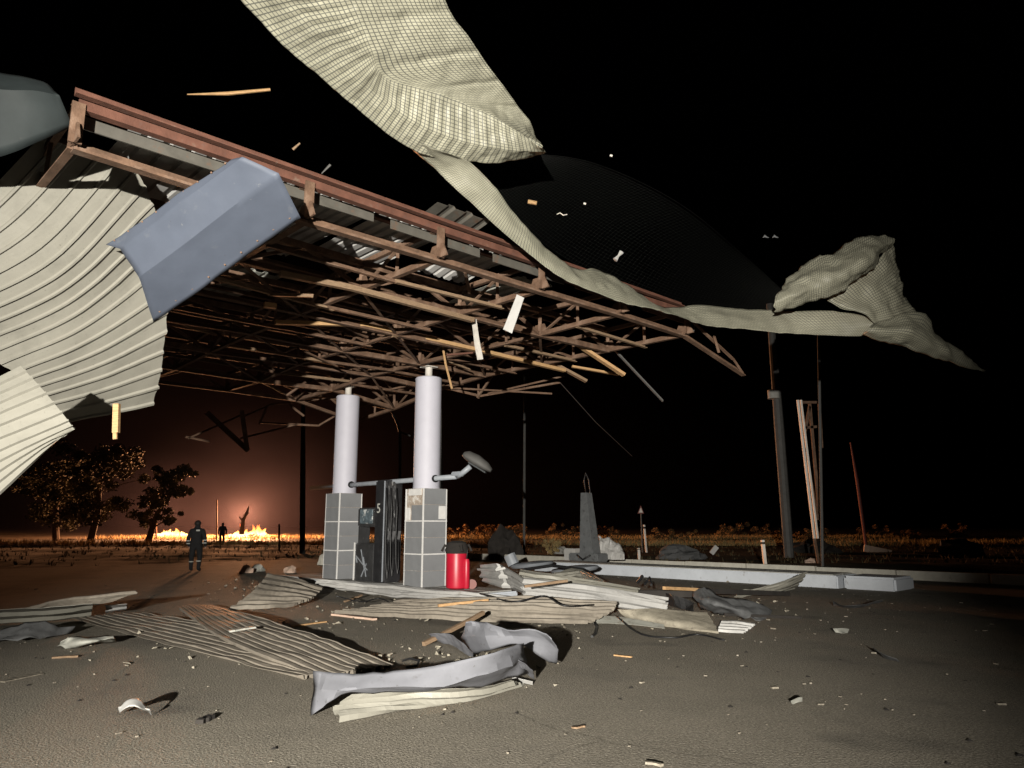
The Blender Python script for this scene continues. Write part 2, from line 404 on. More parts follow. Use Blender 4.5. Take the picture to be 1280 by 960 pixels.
for j, v in enumerate(vs_):
    for i in range(len(us_) - 1):
        u, w = us_[i], us_[i + 1]
        if v > 9 and u > 10: continue
        cw = .12 if v < .1 else .105
        if v < .1: member(node(u, v), node(w, v), cw, 'chord', 'rust', Z, 1, .03)
        else: member(node(u, v), node(w, v), cw, 'chord', 'rust', Z, rng.choice((1, -1)), .02)
        member(node(u, v, 1), node(w, v, 1), .10, 'chord', 'rust_red' if v < .1 else 'rust', Z, -1, .018)
        if rng.random() < .45 and v > .1:   # bracing in the plane of the bottom chords
            member(node(u, v), node(w, vs_[min(j + 1, 6)]), .055, 'brace', 'rust')
        if v > .1 and rng.random() < .65:
            mid = (node(u, v, 1) + node(w, v, 1)) / 2
            member(node(u, v), mid, .055, 'web_bar'); member(node(w, v), mid, .055, 'web_bar')
for i, u in enumerate(us_):
    for j in range(len(vs_) - 1):
        v, w = vs_[j], vs_[j + 1]
        if u > 12 and v > 7: continue
        a, b, c, d = node(u, v), node(u, w), node(u, v, 1), node(u, w, 1)
        member(a, b, .085, 'chord', 'rust', Z, rng.choice((1, -1)), .016)
        member(c, d, .075, 'chord', 'rust')
        if rng.random() < .92: member(a, (c + d) / 2, .06, 'web_bar')
        if rng.random() < .92: member(b, (c + d) / 2, .06, 'web_bar')
        if rng.random() < .8: member((a + b) / 2, (c + d) / 2, .05, 'web_bar')
        if rng.random() < .4: member((a + b) / 2, d, .05, 'web_bar')
    for j, v in enumerate(vs_):
        a, c = node(u, v), node(u, v, 1)
        if v < .1: MB().box((a + c) / 2 + V * -.06, (.12, .03, (c - a).length), (U, V, Z)).build('strut', 'post_white' if False else 'rust', cf, base=(a + c) / 2)
        else: member(a, c, .065, 'strut')
        # gusset plate
        mb = MB(); pl = [(-.22, 0), (.22, 0), (.12, .2), (-.12, .2)]
        A = [a + V * x + Z * y + U * .012 for x, y in pl] + [a + V * x + Z * y - U * .012 for x, y in pl]
        mb.add(A, [(0, 1, 2, 3), (7, 6, 5, 4), (0, 4, 5, 1), (1, 5, 6, 2), (2, 6, 7, 3), (3, 7, 4, 0)])
        mb.build('gusset_plate', 'rust', cf, base=a)
# roof purlins over the frame and the twin edge beam
for v in (.0, .55, 1.25, 2.6, 3.3, 4.6, 5.3, 6.6, 7.4, 8.6, 9.6):
    u0 = .25 + rng.uniform(-.1, .1); u1 = 11.4 + rng.uniform(-1.6, .4) if v > .1 else 11.0
    n = 5
    for k in range(n):
        a = UV(u0 + (u1 - u0) * k / n, v, 5.80 + .03 * noise.noise(Vector((k, v, 0)))); b = UV(u0 + (u1 - u0) * (k + 1) / n, v, 5.80 + .03 * noise.noise(Vector((k + 1, v, 0))))
        MB().angle(a, b, .09, .014, Z, 1).build('purlin', 'rust_red' if v < 1 else 'rust', cf, base=(a + b) / 2)
# inner grey gutter board beside the edge beam
for k in range(6):
    a = UV(.35 + 1.9 * k, .16, 5.56); b = UV(.1 + 1.9 * (k + 1) - .03, .16, 5.56 + rng.uniform(-.02, .02))
    MB().bar(a, b, .02, .14).build('gutter_strip', 'gutter' if k < 4 else 'rust', cf, base=(a + b) / 2)
for v in (1.0, 2.95, 4.85, 6.8, 8.75):
    for i in range(1, len(us_) - 1):
        if rng.random() < .8: member(UV(us_[i], v, ZB - .05 + .04 * rng.uniform(-1, 1)), UV(us_[i + 1] + .1, v + rng.uniform(-.06, .06), ZB - .05 + .05 * rng.uniform(-1, 1)), .07, 'chord', rng.choice(('rust', 'rust', 'wood_old')))
# loose small bars inside the lattice
for k in range(26):
    u = rng.uniform(2.2, 11.5); v = rng.uniform(1.5, 10.0)
    p = UV(u, v, rng.uniform(4.95, 5.6)); a = rng.uniform(0, 6.28); l = rng.uniform(.5, 1.5)
    q = p + Vector((math.cos(a) * l, math.sin(a) * l, rng.uniform(-.35, .35)))
    member(p, q, rng.uniform(.035, .06), 'brace', rng.choice(('rust', 'rust', 'rust_red', 'wood_old')))
# bars bent down at the broken right end and the far left corner
def hang(a, b, w, m='rust'): MB().angle(a, b, w, .015).build('bent_bar', m, cf, base=(a + b) / 2)
hang(node(11, 0), D(930, 467, 15.6), .11); hang(D(893, 420, 14.7), D(899, 440, 14.9), .05); hang(node(11, 0, 1), D(917, 448, 15.3), .07); hang(D(917, 448, 15.3), D(929, 466, 15.5), .05)
hang(D(762, 430, 16.2), D(829, 501, 16.6), .055, 'pole_grey')
hang(D(600, 495, 20), D(700, 478, 20.2), .06); hang(D(600, 495, 20), D(545, 482, 20), .06); hang(D(596, 497, 20), D(620, 462, 19.8), .07)
hang(D(565, 485, 19.8), D(690, 492, 20.2), .05); hang(D(598, 478, 20), D(598, 498, 20), .05); hang(D(610, 492, 20), D(705, 470, 20.4), .05)
for a, b in (((258, 515), (310, 563)), ((310, 563), (303, 513))): hang(D(*a, 21), D(*b, 21), .13)
for a, b in (((235, 548), (305, 517)), ((232, 546), (262, 552)), ((305, 520), (340, 505)), ((340, 505), (440, 496)), ((362, 506), (380, 520)), ((325, 528), (398, 532)), ((398, 532), (432, 512)), ((335, 506), (324, 530)), ((300, 548), (372, 530))): hang(D(*a, 23), D(*b, 23), .06)
# remaining roof sheets seen from below
def roof_sheet(u0, u1, v0, v1, z0=5.88, dz=0., m='sheet_white', ribs=8, tilt=0):
    rows = [[UV(u0 + (u1 - u0) * s, v0, z0 + tilt), UV(u0 + (u1 - u0) * s, (v0 + v1) / 2, z0 + .02), UV(u0 + (u1 - u0) * s, v1, z0 + dz)] for s in (0, .5, 1)]
    mb = patch(rows, 0, 5, ribs=ribs, amp=.035); mb.build('roof_sheet', m, cf, thick=.003, base=base_of(mb))
roof_sheet(.9, 2.9, .3, 3.6); roof_sheet(2.85, 4.2, .3, 3.3, 5.885, .05); roof_sheet(4.3, 5.5, .55, 2.6, 5.88, .0, 'sheet_white', 6, .02)
roof_sheet(5.9, 7.0, .7, 2.0, 5.88, -.1, 'sheet_white', 5); roof_sheet(.5, 2.6, 3.7, 6.4, 5.88, 0, 'sheet_grey')
roof_sheet(4.75, 5.75, -.1, .5, 5.90, -.03, 'gutter', 3, .08)
roof_sheet(7.6, 8.5, 1.2, 3.2, 5.88, -.05, 'sheet_grey', 4); roof_sheet(2.9, 4.6, 4.2, 6.2, 5.88, .05, 'sheet_grey', 7)

# ------------------------------------------------------------------ columns
def column(u, v, label, broken):
    c = UV(u, v, .16); e = empty('canopy_column', c, label, 'column')
    S = .66; rows = 6; ph = 2.16
    core = MB().box(c + Z * ph / 2, (S - .05, S - .05, ph), (U, V, Z)).build('plinth', 'mortar', e, base=c)
    for k in range(rows):
        h = ph / rows; z = h * (k + .5)
        for f, (n, t) in enumerate(((-V, U), (-U, V), (V, U), (U, V))):
            if broken and f == 1 and k == rows - 1 : 
                mb = MB().box(c + n * (S / 2 - .012) + t * 0.0 + Z * (z + h * .28), (S - .2, .02, h * .4), (t, n, Z)); mb.build('broken_tile', 'grout', core, base=c + Z * z); continue
            if broken and f == 1 and k == rows - 2:
                mb = MB().box(c + n * (S / 2 - .012) - t * .1 + Z * z, (S * .62, .024, h - .02), (t, n, Z)); mb.build('broken_tile', 'tile', core, base=c + Z * z)
                mb = MB().box(c + n * (S / 2 - .014) + t * .24 + Z * (z - .02), (S * .2, .02, h - .09), (t, n, Z)); mb.build('broken_tile', 'grout', core, base=c + Z * z); continue
            jx = rng.uniform(-.003, .003)
            mb = MB().bevbox(c + n * (S / 2 - .012 + jx) + Z * z, (S - .035, .03, h - .008), (t, n, Z), .003)
            mb.build('tile', 'tile', core, base=c + Z * z)
            if broken and f == 0 and k == rows - 2:
                mb = MB().box(c + n * (S / 2 + .006) + t * .2 + Z * (z + .01), (.2, .008, h * .8), (t, n, Z)); mb.build('bare_patch', 'grout', core, base=c + Z * z)
    for su in (-1, 1):
        for sv in (-1, 1):
            MB().box(c + U * su * (S / 2 - .008) + V * sv * (S / 2 - .008) + Z * ph / 2, (.028, .028, ph - .01), (U, V, Z)).build('corner_trim', 'grout', core, base=c)
    for k in (2, 4):
        MB().box(c + Z * (ph * k / rows), (S + .02, S + .02, .026), (U, V, Z)).build('white_band', 'grout', core, base=c)
    clad = MB().lathe(c, [(.305, ph - .005), (.305, 4.72), (.29, 4.74)], 40).build('round_cladding', 'column_paint', e, 'auto', base=c)
    for zz in (ph + .02, 4.70):
        MB().lathe(c, [(.311, zz - .015), (.311, zz + .015)], 40).build('cladding_rim', 'column_paint', clad, 'auto', base=c)
    mb = MB().lathe(c, [(.085, 4.7), (.085, 5.0)], 16); mb.box(c + Z * 5.0, (.3, .3, .02), (U, V, Z)); mb.build('steel_post', 'post_white', e, 'auto', base=c)
    return e
CU, CV1, CV2 = 9.22, 5.85, 9.35
column(CU, CV1, 'nearer white round column on a grey tiled plinth with broken top tiles, beside the red cylinder', True)
column(CU, CV2, 'farther white round column on an intact grey tiled plinth, nearest the fires', False)

# lamp on a pipe stuck through both columns
zz = D(530, 599, UV(CU, CV1).y).z
p0 = UV(CU, CV2 + 1.75, zz - .02); p1 = UV(CU, CV1 - 1.05, zz + .01)
e = empty('floodlight_arm', UV(CU, 4.9, zz), 'grey pipe thrust through both columns with a street lamp head on its end', 'lamp')
MB().tube([p0, p1], .055, 14).build('pipe', 'grey_plastic', e, True, base=p1)
for v in (CV1 - .3, CV2 - .3):
    MB().tube([UV(CU, v + .03, zz), UV(CU, v - .035, zz)], .085, 16).build('socket_ring', 'rubber', e, 'auto', base=UV(CU, v, zz))
a = p1; d = -V
MB().bevbox(a + d * .05 + Z * .05, (.14, .3, .11), (U, V, Z), .02).build('bracket', 'grey_plastic', e, base=a)
mb = MB().tube([a + d * .05, a + d * .2 + Z * .06, D(588, 583, a.y - .25)], .06, 10); mb.build('swivel', 'grey_plastic', e, True, base=a)
hd = Vector((.80, -.02, -.48)).normalized(); sd = Vector((.1, 1, 0)).normalized(); nd = hd.cross(sd)
hc = D(597, 579, a.y - .25)
mb = MB(); prof = []
for k, (t, w, h) in enumerate(((-.36, .10, .08), (-.28, .16, .14), (-.05, .2, .17), (.2, .19, .13), (.34, .12, .06))):
    for a_ in range(12):
        q = 2 * math.pi * a_ / 12
        mb.v.append(hc + hd * t + sd * w * math.cos(q) + nd * h * math.sin(q) * (1 if math.sin(q) > 0 else .5))
for k in range(4):
    for a_ in range(12): mb.f.append([k * 12 + a_, k * 12 + (a_ + 1) % 12, (k + 1) * 12 + (a_ + 1) % 12, (k + 1) * 12 + a_])
mb.f += [list(range(11, -1, -1)), [48 + i for i in range(12)]]
lh = mb.build('lamp_head', 'pole_grey', e, True, base=hc)
MB().bevbox(hc - nd * .085 + hd * .05, (.44, .26, .03), (hd, sd, nd), .01).build('lamp_glass', 'glass_lamp', lh, base=hc)

# ------------------------------------------------------------------ fuel dispenser between the columns
c = UV(CU, 7.55, .18)
e = empty('fuel_dispenser', c, 'dark burnt fuel dispenser marked 5 standing between the two columns', 'fuel pump')
ax = (V, U, Z)
tw = MB().bevbox(c - V * .23 + Z * 1.2, (.46, .5, 2.4), ax, .04).build('tower', 'dark_plastic', e, base=c)
MB().bevbox(c - V * .42 - U * .26 + Z * 1.2, (.022, .03, 2.34), ax, .005).build('trim_strip', 'grey_plastic', tw, base=c)
cb = MB().bevbox(c + V * .42 + Z * .45, (.80, .46, .9), ax, .03).build('cabinet', 'dark_metal', e, base=c)
mb = MB()
for k in range(5): 
    a = c + V * .42 - U * .245 + V * rng.uniform(-.35, .35) + Z * rng.uniform(.1, .8); b = c + V * .42 - U * .245 + V * rng.uniform(-.35, .35) + Z * rng.uniform(.1, .8); mb.bar(a, b, .015, .02)
mb.build('bent_trim', 'grey_plastic', cb, base=c)
MB().box(c + V * .835 - U * .24 + Z * .46, (.025, .03, .9), ax).build('edge_strip', 'grout', cb, base=c)
dh = MB().bevbox(c + V * .36 + Z * 1.52, (.9, .40, .46), ax, .03).build('display_head', 'dark_metal', e, base=c)
MB().bevbox(c + V * .40 - U * .212 + Z * 1.54, (.55, .02, .34), ax, .006).build('screen', 'screen', dh, base=c)
for sv in (.0, .75): MB().box(c + V * (.05 + sv) + Z * 1.1, (.05, .3, .42), ax).build('support', 'dark_metal', e, base=c)
# number on the tower
cu = bpy.data.curves.new('number', 'FONT'); cu.body = '5'; cu.size = .32; cu.extrude = .003; cu.align_x = 'CENTER'
to = bpy.data.objects.new('number_tmp', cu); COL.objects.link(to)
dg = bpy.context.evaluated_depsgraph_get(); me = bpy.data.meshes.new_from_object(to.evaluated_get(dg)); bpy.data.objects.remove(to)
me.materials.clear(); me.materials.append(MATS['reflective'])
no_ = bpy.data.objects.new('number', me); COL.objects.link(no_); no_.parent = tw
# text faces -U : x axis along -V (image right), y axis up
no_.matrix_local = Matrix.Translation(-V * .19 - U * .262 + Z * 1.62) @ Matrix((( -V.x, 0, -U.x, 0), (-V.y, 0, -U.y, 0), (0, 1, 0, 0), (0, 0, 0, 1)))
for k, dv in enumerate((-.44, -.38, -.31)):
    b = c - V * (.50 + .02 * k) + U * (dv * 2 + .76 - .15)
    hs_ = MB().tube([b + Z * 2.2, b + Z * 1.7 - V * .05, b + Z * 1.1 - V * .03, b + Z * .5 - V * .06, b + Z * (.12 + .05 * k) - V * .05 + U * .05, b + Z * .3 + U * .12, b + Z * .95 + U * .1], .022, 8).build('hose', 'rubber', e, True, base=c)
    b = b + Z * 1.0 + U * .1
    MB().bar(b, b + Z * .2 - V * .05, .04, .06).build('nozzle', 'dark_metal', hs_, base=c)
mb = patch([[c - V * .50 - U * (.2 - .1 * x) + Z * z_ for x in (0, 1, 2)] for z_ in (2.35, 1.6, .9)], 14, 8, wrinkle=.07, wscale=4)
mb.build('torn_panel', 'dark_metal', e, thick=.003, base=c)
# red cylinder
c = H(574, 738, .19); c = UV(9.12, 4.62, .19)
e = empty('fire_cylinder', c, 'bright red wheeled cylinder with dark top at the foot of the nearer column', 'cylinder')
MB().lathe(c, [(.16, .0), (.215, .03), (.225, .08), (.225, .74), (.21, .80)], 32).build('tank', 'red_paint', e, 'auto', base=c)
mb = MB()
for k in range(4):
    a = k * 1.57 + .4
    mb.tube([c + Vector((.1 * math.cos(a), .1 * math.sin(a), .82)), c + Vector((.27 * math.cos(a), .27 * math.sin(a), .9)), c + Vector((.33 * math.cos(a), .33 * math.sin(a), .78))], .03, 8)
mb.lathe(c, [(.235, .73), (.255, .8), (.2, .95), (.1, .99)], 20); mb.build('charred_cap', 'charred', e, 'auto', base=c)
q = c + Vector((.215, -.12, 0))
MB().lathe(q, [(.055, .02), (.07, .05), (.07, .55), (.05, .62)], 16).build('gas_bottle', 'red_paint', e, 'auto', base=q)
MB().tube([q + Z * .6, q + Vector((.02, .02, .8)), c + Z * .9], .014, 6).build('hose', 'rubber', e, True, base=q)
q = c + Vector((.33, -.02, .1)); MB().tube([q - Vector((.0, .03, 0)), q + Vector((.0, .03, 0))], .1, 20).build('wheel', 'sign_red', e, 'auto', base=q)

# ------------------------------------------------------------------ torn sheets hanging from the canopy, left
ends = [(52, 170), (92, 185), (130, 197), (165, 210), (184, 240), (196, 275), (196, 320), (205, 365), (208, 402), (204, 440), (199, 475), (190, 507)]
mids = [(-40, 262), (0, 278), (35, 297), (62, 320), (80, 345), (92, 370), (103, 395), (113, 423), (120, 448), (125, 472), (127, 497), (126, 520)]
strt = [(-150, 335), (-118, 350), (-90, 367), (-65, 387), (-45, 407), (-28, 427), (-8, 447), (15, 465), (32, 480), (45, 497), (54, 514), (62, 532)]
ends = [(x, y, 7.7 + 2.5 * k / 11) for k, (x, y) in enumerate(ends)]
mids = [(x, y, 7.4 + 2.3 * k / 11) for k, (x, y) in enumerate(mids)]
strt = [(x, y, 7.1 + 2.1 * k / 11) for k, (x, y) in enumerate(strt)]
rows = [[D(*a), D(*b), D(*c_)] for a, b, c_ in zip(strt, mids, ends)]
mb = patch(rows, 0, 22, ribs=17, amp=.028, shape='thin', wrinkle=.02, wscale=1.1, rough=.03)
thing(mb, 'ribbed_sheet', 'sheet_cream', 'big fan shaped cream ribbed metal sheet hanging at the left edge', 'metal sheet', 'hanging sheets', thick=.003)
rows = pxD([[(-140, 545, 6.6), (-60, 500, 6.9), (26, 458, 7.3)], [(-120, 585, 6.5), (-45, 535, 6.8), (56, 490, 7.2)], [(-100, 640, 6.4), (-30, 585, 6.7), (88, 530, 7.2)], [(-90, 700, 6.3), (-10, 628, 6.6), (90, 533, 7.25)]])
mb = patch(rows, 0, 16, ribs=11, amp=.028, shape='thin', wrinkle=.015, seed=2)
thing(mb, 'ribbed_sheet', 'sheet_cream', 'lowest cream ribbed sheet hanging below the fan shaped one at left edge', 'metal sheet', 'hanging sheets', thick=.003)
rows = pxD([[(-90, 68, 6.6), (0, 90, 6.75), (32, 96, 6.8), (57, 103, 6.85)], [(-90, 100, 6.35), (0, 112, 6.5), (42, 113, 6.55), (74, 119, 6.6)], [(-90, 215, 6.75), (0, 196, 6.8), (50, 176, 6.85), (91, 158, 6.9)]])
mb = patch(rows, 12, 14, lin=(True, False), wrinkle=.015, seed=4)
thing(mb, 'fascia_panel', 'fascia_dark', 'dark green grey fascia panel jutting in at the upper left corner', 'fascia panel', smooth='auto', thick=.004)
P_ = lambda r, l, dr, dl: [D(r[0], r[1], dr - .75), D((r[0] * 2 + l[0]) / 3, (r[1] * 2 + l[1]) / 3 - 1, (2 * dr + dl) / 3 - .75), D((r[0] + l[0] * 2) / 3, (r[1] + l[1] * 2) / 3 + 1, (dr + 2 * dl) / 3 - .75), D(l[0], l[1], dl - .75)]
rows = [P_((289, 199), (133, 306), 8.15, 9.0), P_((303, 196), (150, 311), 8.05, 8.9), P_((348, 217), (174, 346), 8.1, 8.98), P_((376, 272), (192, 403), 8.6, 9.6)]
mb = patch(rows, 33, 26, lin=(True, False), wrinkle=.022, wscale=1.5, seed=6)
pan = thing(mb, 'fascia_panel', 'fascia_blue', 'folded blue grey fascia panel hanging across the rusty edge beam', 'fascia panel', smooth='auto', thick=.004)
for k in range(9):     # screw heads along the flange and the lower lip
    for q in (0, 3):
        t = (k + .5) / 9; a_ = cat1(rows[q], t).lerp(cat1(rows[1 if q == 0 else 2], t), .12)
        MB().tube([a_ + Vector((0, -.012, 0)), a_ + Vector((0, .01, 0))], .011, 7).build('screw', 'rust', pan, base=a_)
# splinter below the fan sheet
mb = MB().bar(D(146, 505, 7.9), D(145, 541, 7.9), .05, .06); mb.bar(D(144, 540, 7.9), D(144, 549, 7.9), .025, .04)
thing(mb, 'wood_splinter', 'wood', 'short tan timber end poking out below the fan shaped sheet', 'wood')

# ------------------------------------------------------------------ battens, hanging white strips
def batten(pts, w, h, m, label):
    mb = MB(); P2 = [D(*p) for p in pts]
    for a, b in zip(P2, P2[1:]): mb.bar(a, b + (b - a).normalized() * .02, w, h)
    thing(mb, 'timber_batten', m, label, 'batten')
batten([(344, 403, 13.0), (455, 406, 13.9), (520, 420, 14.7), (600, 438, 15.6), (705, 463, 17)], .10, .07, 'wood', 'long bent pale timber batten slung beneath the rusty lattice')
batten([(350, 342, 10.4), (440, 360, 11.2), (545, 388, 12.3), (590, 400, 12.9)], .09, .08, 'wood_old', 'brown timber batten along the lattice, just right of the blue grey panel')
batten([(718, 428, 15.6), (779, 468, 15.9)], .14, .06, 'wood', 'broad pale timber end slanting down below the right of the lattice')
batten([(688, 452, 17.5), (732, 476, 17.7)], .14, .06, 'wood_old', 'short broad timber end, left of the broad pale one')
batten([(715, 458, 17.3), (772, 468, 17.5)], .08, .05, 'wood', 'thin timber end lying level between the two broad ones')
batten([(345, 383, 12.0), (332, 381, 11.9)], .09, .08, 'wood', 'stub of pale timber at the dark left end of the lattice')
mb = patch(pxD([[(646, 368, 11.6), (629, 412, 11.5)], [(655, 372, 11.55), (640, 417, 11.45)]]), 3, 6, wrinkle=.02)
thing(mb, 'metal_strip', 'sheet_white', 'wide white metal strip dangling from the edge beam', 'metal strip', thick=.01)
mb = patch(pxD([[(589, 398, 13.2), (594, 430, 13.2), (597, 450, 13.2)], [(595, 399, 13.1), (601, 432, 13.1), (604, 449, 13.1)]]), 3, 8, wrinkle=.02)
thing(mb, 'metal_strip', 'post_white', 'narrow rust stained white strip dangling left of the wide one', 'metal strip', thick=.01)
mb = MB().tube([D(553, 430, 16), D(557, 455, 16), D(565, 486, 16)], .025, 6)
thing(mb, 'dangling_cable', 'wood', 'thin pale cable dangling from the lattice just right of the nearer column', 'cable')
mb = MB().tube([D(700, 478, 20.2), D(745, 528, 24), D(790, 570, 30)], .012, 5)
thing(mb, 'dangling_cable', 'pole_grey', 'faint grey wire slanting down from the lower right tip of the lattice', 'cable')
for k, (q, lab) in enumerate((((777, 374), 'thin wire loop around the third white strut of the edge beam'), ((860, 398), 'thin wire loop by the last strut of the edge beam'))):
    dd = 13.2 + k * 1.3
    mb = MB().tube([D(q[0] + 4, q[1] - 3, dd), D(q[0] + 9, q[1] + 6, dd), D(q[0] + 7, q[1] + 16, dd), D(q[0] + 1, q[1] + 20, dd)], .010, 6)
    thing(mb, 'wire_loop', 'pole_grey', lab, 'wire')
mb = patch(pxD([[(622, 310, 11.3), (643, 304, 11.6)], [(632, 316, 11.2), (641, 321, 11.4)]]), 4, 4, wrinkle=.01)
thing(mb, 'sheet_scrap', 'sheet_white', 'small pale triangle of sheet standing up on the edge beam', 'sheet scrap', thick=.004)

# ------------------------------------------------------------------ torn tarpaulin
te = empty('torn_tarpaulin', UV(5, -.3, 5.7), 'cream grid reinforced tarpaulin torn from the canopy, flapping across the night sky', 'tarpaulin')
def dz(row, ds): return [D(a, b, d) for (a, b), d in zip(row, ds)]
b8 = [7.7, 8.0, 8.35, 8.7, 9.05, 9.35, 9.6, 9.9]
rows = [dz([(282, -22), (345, 48), (400, 97), (455, 143), (507, 183), (560, 201), (625, 202), (683, 191)], [d + .12 for d in b8]),
        dz([(345, -26), (388, 28), (432, 78), (474, 120), (526, 156), (580, 177), (634, 187), (682, 190)], [d - .12 for d in b8]),
        dz([(425, -30), (446, 15), (465, 62), (480, 96), (530, 112), (580, 130), (630, 153), (678, 184)], [d - .34 for d in b8]),
        dz([(490, -30), (508, 12), (530, 54), (552, 86), (584, 108), (614, 128), (645, 152), (676, 179)], [d - .08 for d in b8]),
        dz([(548, -30), (562, 12), (590, 52), (610, 82), (630, 108), (648, 133), (664, 155), (674, 176)], [d + .16 for d in b8])]
mb = patch(rows, 70, 220, wrinkle=.035, wscale=2.2, seed=3, lin=(True, False))
# gathered pleats over the lower facet
ni, nj = 71, 221
for i in range(ni):
    s_ = i / 70
    for j in range(nj):
        w = max(0, min(1, (.52 - s_) * 9)) * min(1, s_ * 10)
        v = mb.v[i * nj + j]
        ph = j * .75 + 3.0 * s_ + 1.4 * noise.noise(Vector((s_ * 3, j * .04, 0)))
        v += (v - Vector((0, 0, 1.5))).normalized() * (.012 * w * (math.sin(ph) + .5 * math.sin(ph * .37 + 1)))
        w2 = max(0, min(1, (s_ - .55) * 6))
        v += (v - Vector((0, 0, 1.5))).normalized() * (.03 * w2 * max(0, math.sin(j * .15 + s_ * 3)) ** 4)
mb.build('flap', 'tarp', te, True, .002, base=rows[2][4])
b13 = [9.1, 9.5, 9.8, 10.3, 10.95, 11.5, 12.1, 12.8, 13.4, 14.1, 14.6, 14.6, 14.4]
low = [(500, 172), (545, 213), (590, 255), (640, 300), (700, 346), (745, 367), (790, 381), (832, 391), (872, 404), (940, 413), (1010, 418), (1075, 420), (1112, 414)]
upp = [(560, 190), (590, 205), (617, 232), (650, 275), (690, 316), (724, 336), (752, 338), (800, 368), (830, 385), (885, 382), (960, 388), (1050, 390), (1108, 402)]
rows = [dz(low, [d + .10 for d in b13]), dz([((a[0] + b[0]) / 2, (a[1] + b[1]) / 2) for a, b in zip(low, upp)], [d + .04 for d in b13]), dz(upp, [d + .1 for d in b13])]
mb = patch(rows, 14, 130, wrinkle=.04, wscale=2.2, seed=5); mb.build('strip', 'tarp', te, True, .002, base=rows[1][6])
rows = [dz([(986, 345), (1000, 330), (1030, 320), (1058, 304), (1090, 294), (1116, 297)], [14.3, 14.3, 14.3, 14.3, 14.4, 14.6]),
        dz([(974, 362), (1000, 350), (1034, 337), (1062, 322), (1092, 308), (1118, 300)], [14.0, 13.9, 13.9, 13.9, 14.0, 14.5]),
        dz([(968, 378), (996, 368), (1032, 355), (1062, 341), (1088, 324), (1117, 303)], [13.9, 13.8, 13.8, 13.8, 13.9, 14.5]),
        dz([(968, 391), (996, 383), (1030, 372), (1060, 358), (1084, 340), (1115, 308)], [14.1, 14.1, 14.1, 14.1, 14.2, 14.6])]
mb = patch(rows, 24, 44, wrinkle=.10, wscale=2.4, seed=8, rough=.05); mb.build('upper_fold', 'tarp', te, True, .002, base=rows[1][2])
rows = [dz([(1114, 300), (1124, 335), (1132, 370), (1152, 396)], [14.6, 14.8, 14.9, 14.8]),
        dz([(1085, 338), (1100, 355), (1110, 380), (1122, 402)], [14.5, 14.5, 14.5, 14.5]),
        dz([(1034, 374), (1052, 384), (1075, 392), (1095, 404)], [14.5, 14.4, 14.4, 14.4])]
mb = patch(rows, 20, 22, wrinkle=.12, wscale=2.0, seed=9); mb.build('inner_fold', 'tarp', te, True, .002, base=rows[1][1])
rows = [dz([(1095, 403), (1148, 390), (1172, 418), (1202, 442), (1233, 463)], [14.4, 14.5, 14.8, 15.1, 15.4]),
        dz([(1085, 412), (1135, 415), (1168, 432), (1198, 449), (1232, 464)], [14.2, 14.2, 14.5, 14.9, 15.4]),
        dz([(1078, 419), (1120, 431), (1160, 445), (1195, 455), (1231, 465)], [14.4, 14.5, 14.7, 15.0, 15.4])]
mb = patch(rows, 18, 30, wrinkle=.09, wscale=2.3, seed=10); mb.build('tail', 'tarp', te, True, .002, base=rows[1][1])
# dark safety net stretched behind it, with scraps caught in it
rows = [dz([(585, 205), (640, 270), (730, 335), (860, 385), (985, 390)], [11.0, 11.4, 12.6, 14.6, 15.2]),
        dz([(615, 195), (690, 235), (780, 285), (890, 345), (988, 382)], [11.1, 11.6, 12.8, 14.8, 15.3]),
        dz([(650, 190), (745, 205), (850, 255), (930, 320), (990, 374)], [11.3, 11.8, 13.0, 15.0, 15.4])]
NU, NV = 34, 110
G = [[cat1([cat1(r, j / NV) for r in rows], i / NU) for j in range(NV + 1)] for i in range(NU + 1)]
m = MB()
def strand(pts):
    o = len(m.v); w = .0008
    for p in pts: m.v += [p + Vector((w, 0, w)), p + Vector((-w, 0, w)), p + Vector((0, w, -w))]
    for i in range(len(pts) - 1):
        for k in range(3):
            a = o + i * 3 + k; b = o + i * 3 + (k + 1) % 3; m.f.append([a, b, b + 3, a + 3])
for i in range(NU + 1): strand(G[i][::2])
for j in range(NV + 1): strand([G[i][j] for i in range(0, NU + 1, 3)])
thing(m, 'safety_net', 'net', 'faint dark net stretched in the sky above the canopy edge', 'net')
def caught(pts, r, m_, name, label, cat):
    thing(MB().tube([D(*p) for p in pts], r, 6), name, m_, label, cat)
caught([(234, 118, 9.6), (285, 117, 9.7), (338, 112, 9.8)], [.008, .026, .02], 'wood', 'timber_stick', 'long thin timber stick against the black sky, upper left', 'stick')
caught([(366, 187, 9.7), (375, 179, 9.7)], [.02, .012], 'wood_old', 'wood_chip', 'small wood chip in the sky below the long stick', 'wood chip')
caught([(402, 217, 9.9), (413, 206, 9.9)], [.008, .02], 'pole_grey', 'sheet_scrap', 'small grey sliver in the sky above the blue grey panel', 'scrap')
caught([(660, 252, 11.8), (671, 254, 11.8)], .034, 'wood', 'wood_chip', 'small yellow block in the sky, right of the tarpaulin strip', 'wood chip')
caught([(769, 325, 13.6), (773, 320, 13.6), (777, 315, 13.6)], [.05, .022, .05], 'sheet_white', 'sheet_scrap', 'small white bone shaped scrap in the sky over the strip', 'scrap')
caught([(696, 268, 12.2), (700, 266, 12.2), (704, 269, 12.2), (709, 268, 12.2)], .008, 'pole_white', 'wire_scrap', 'tiny wavy wire in the sky below the yellow block', 'wire')
caught([(436, 235, 10.2), (447, 237, 10.2)], .012, 'sheet_white', 'sheet_scrap', 'tiny white sliver just above the edge beam, left of the tarpaulin strip', 'scrap')
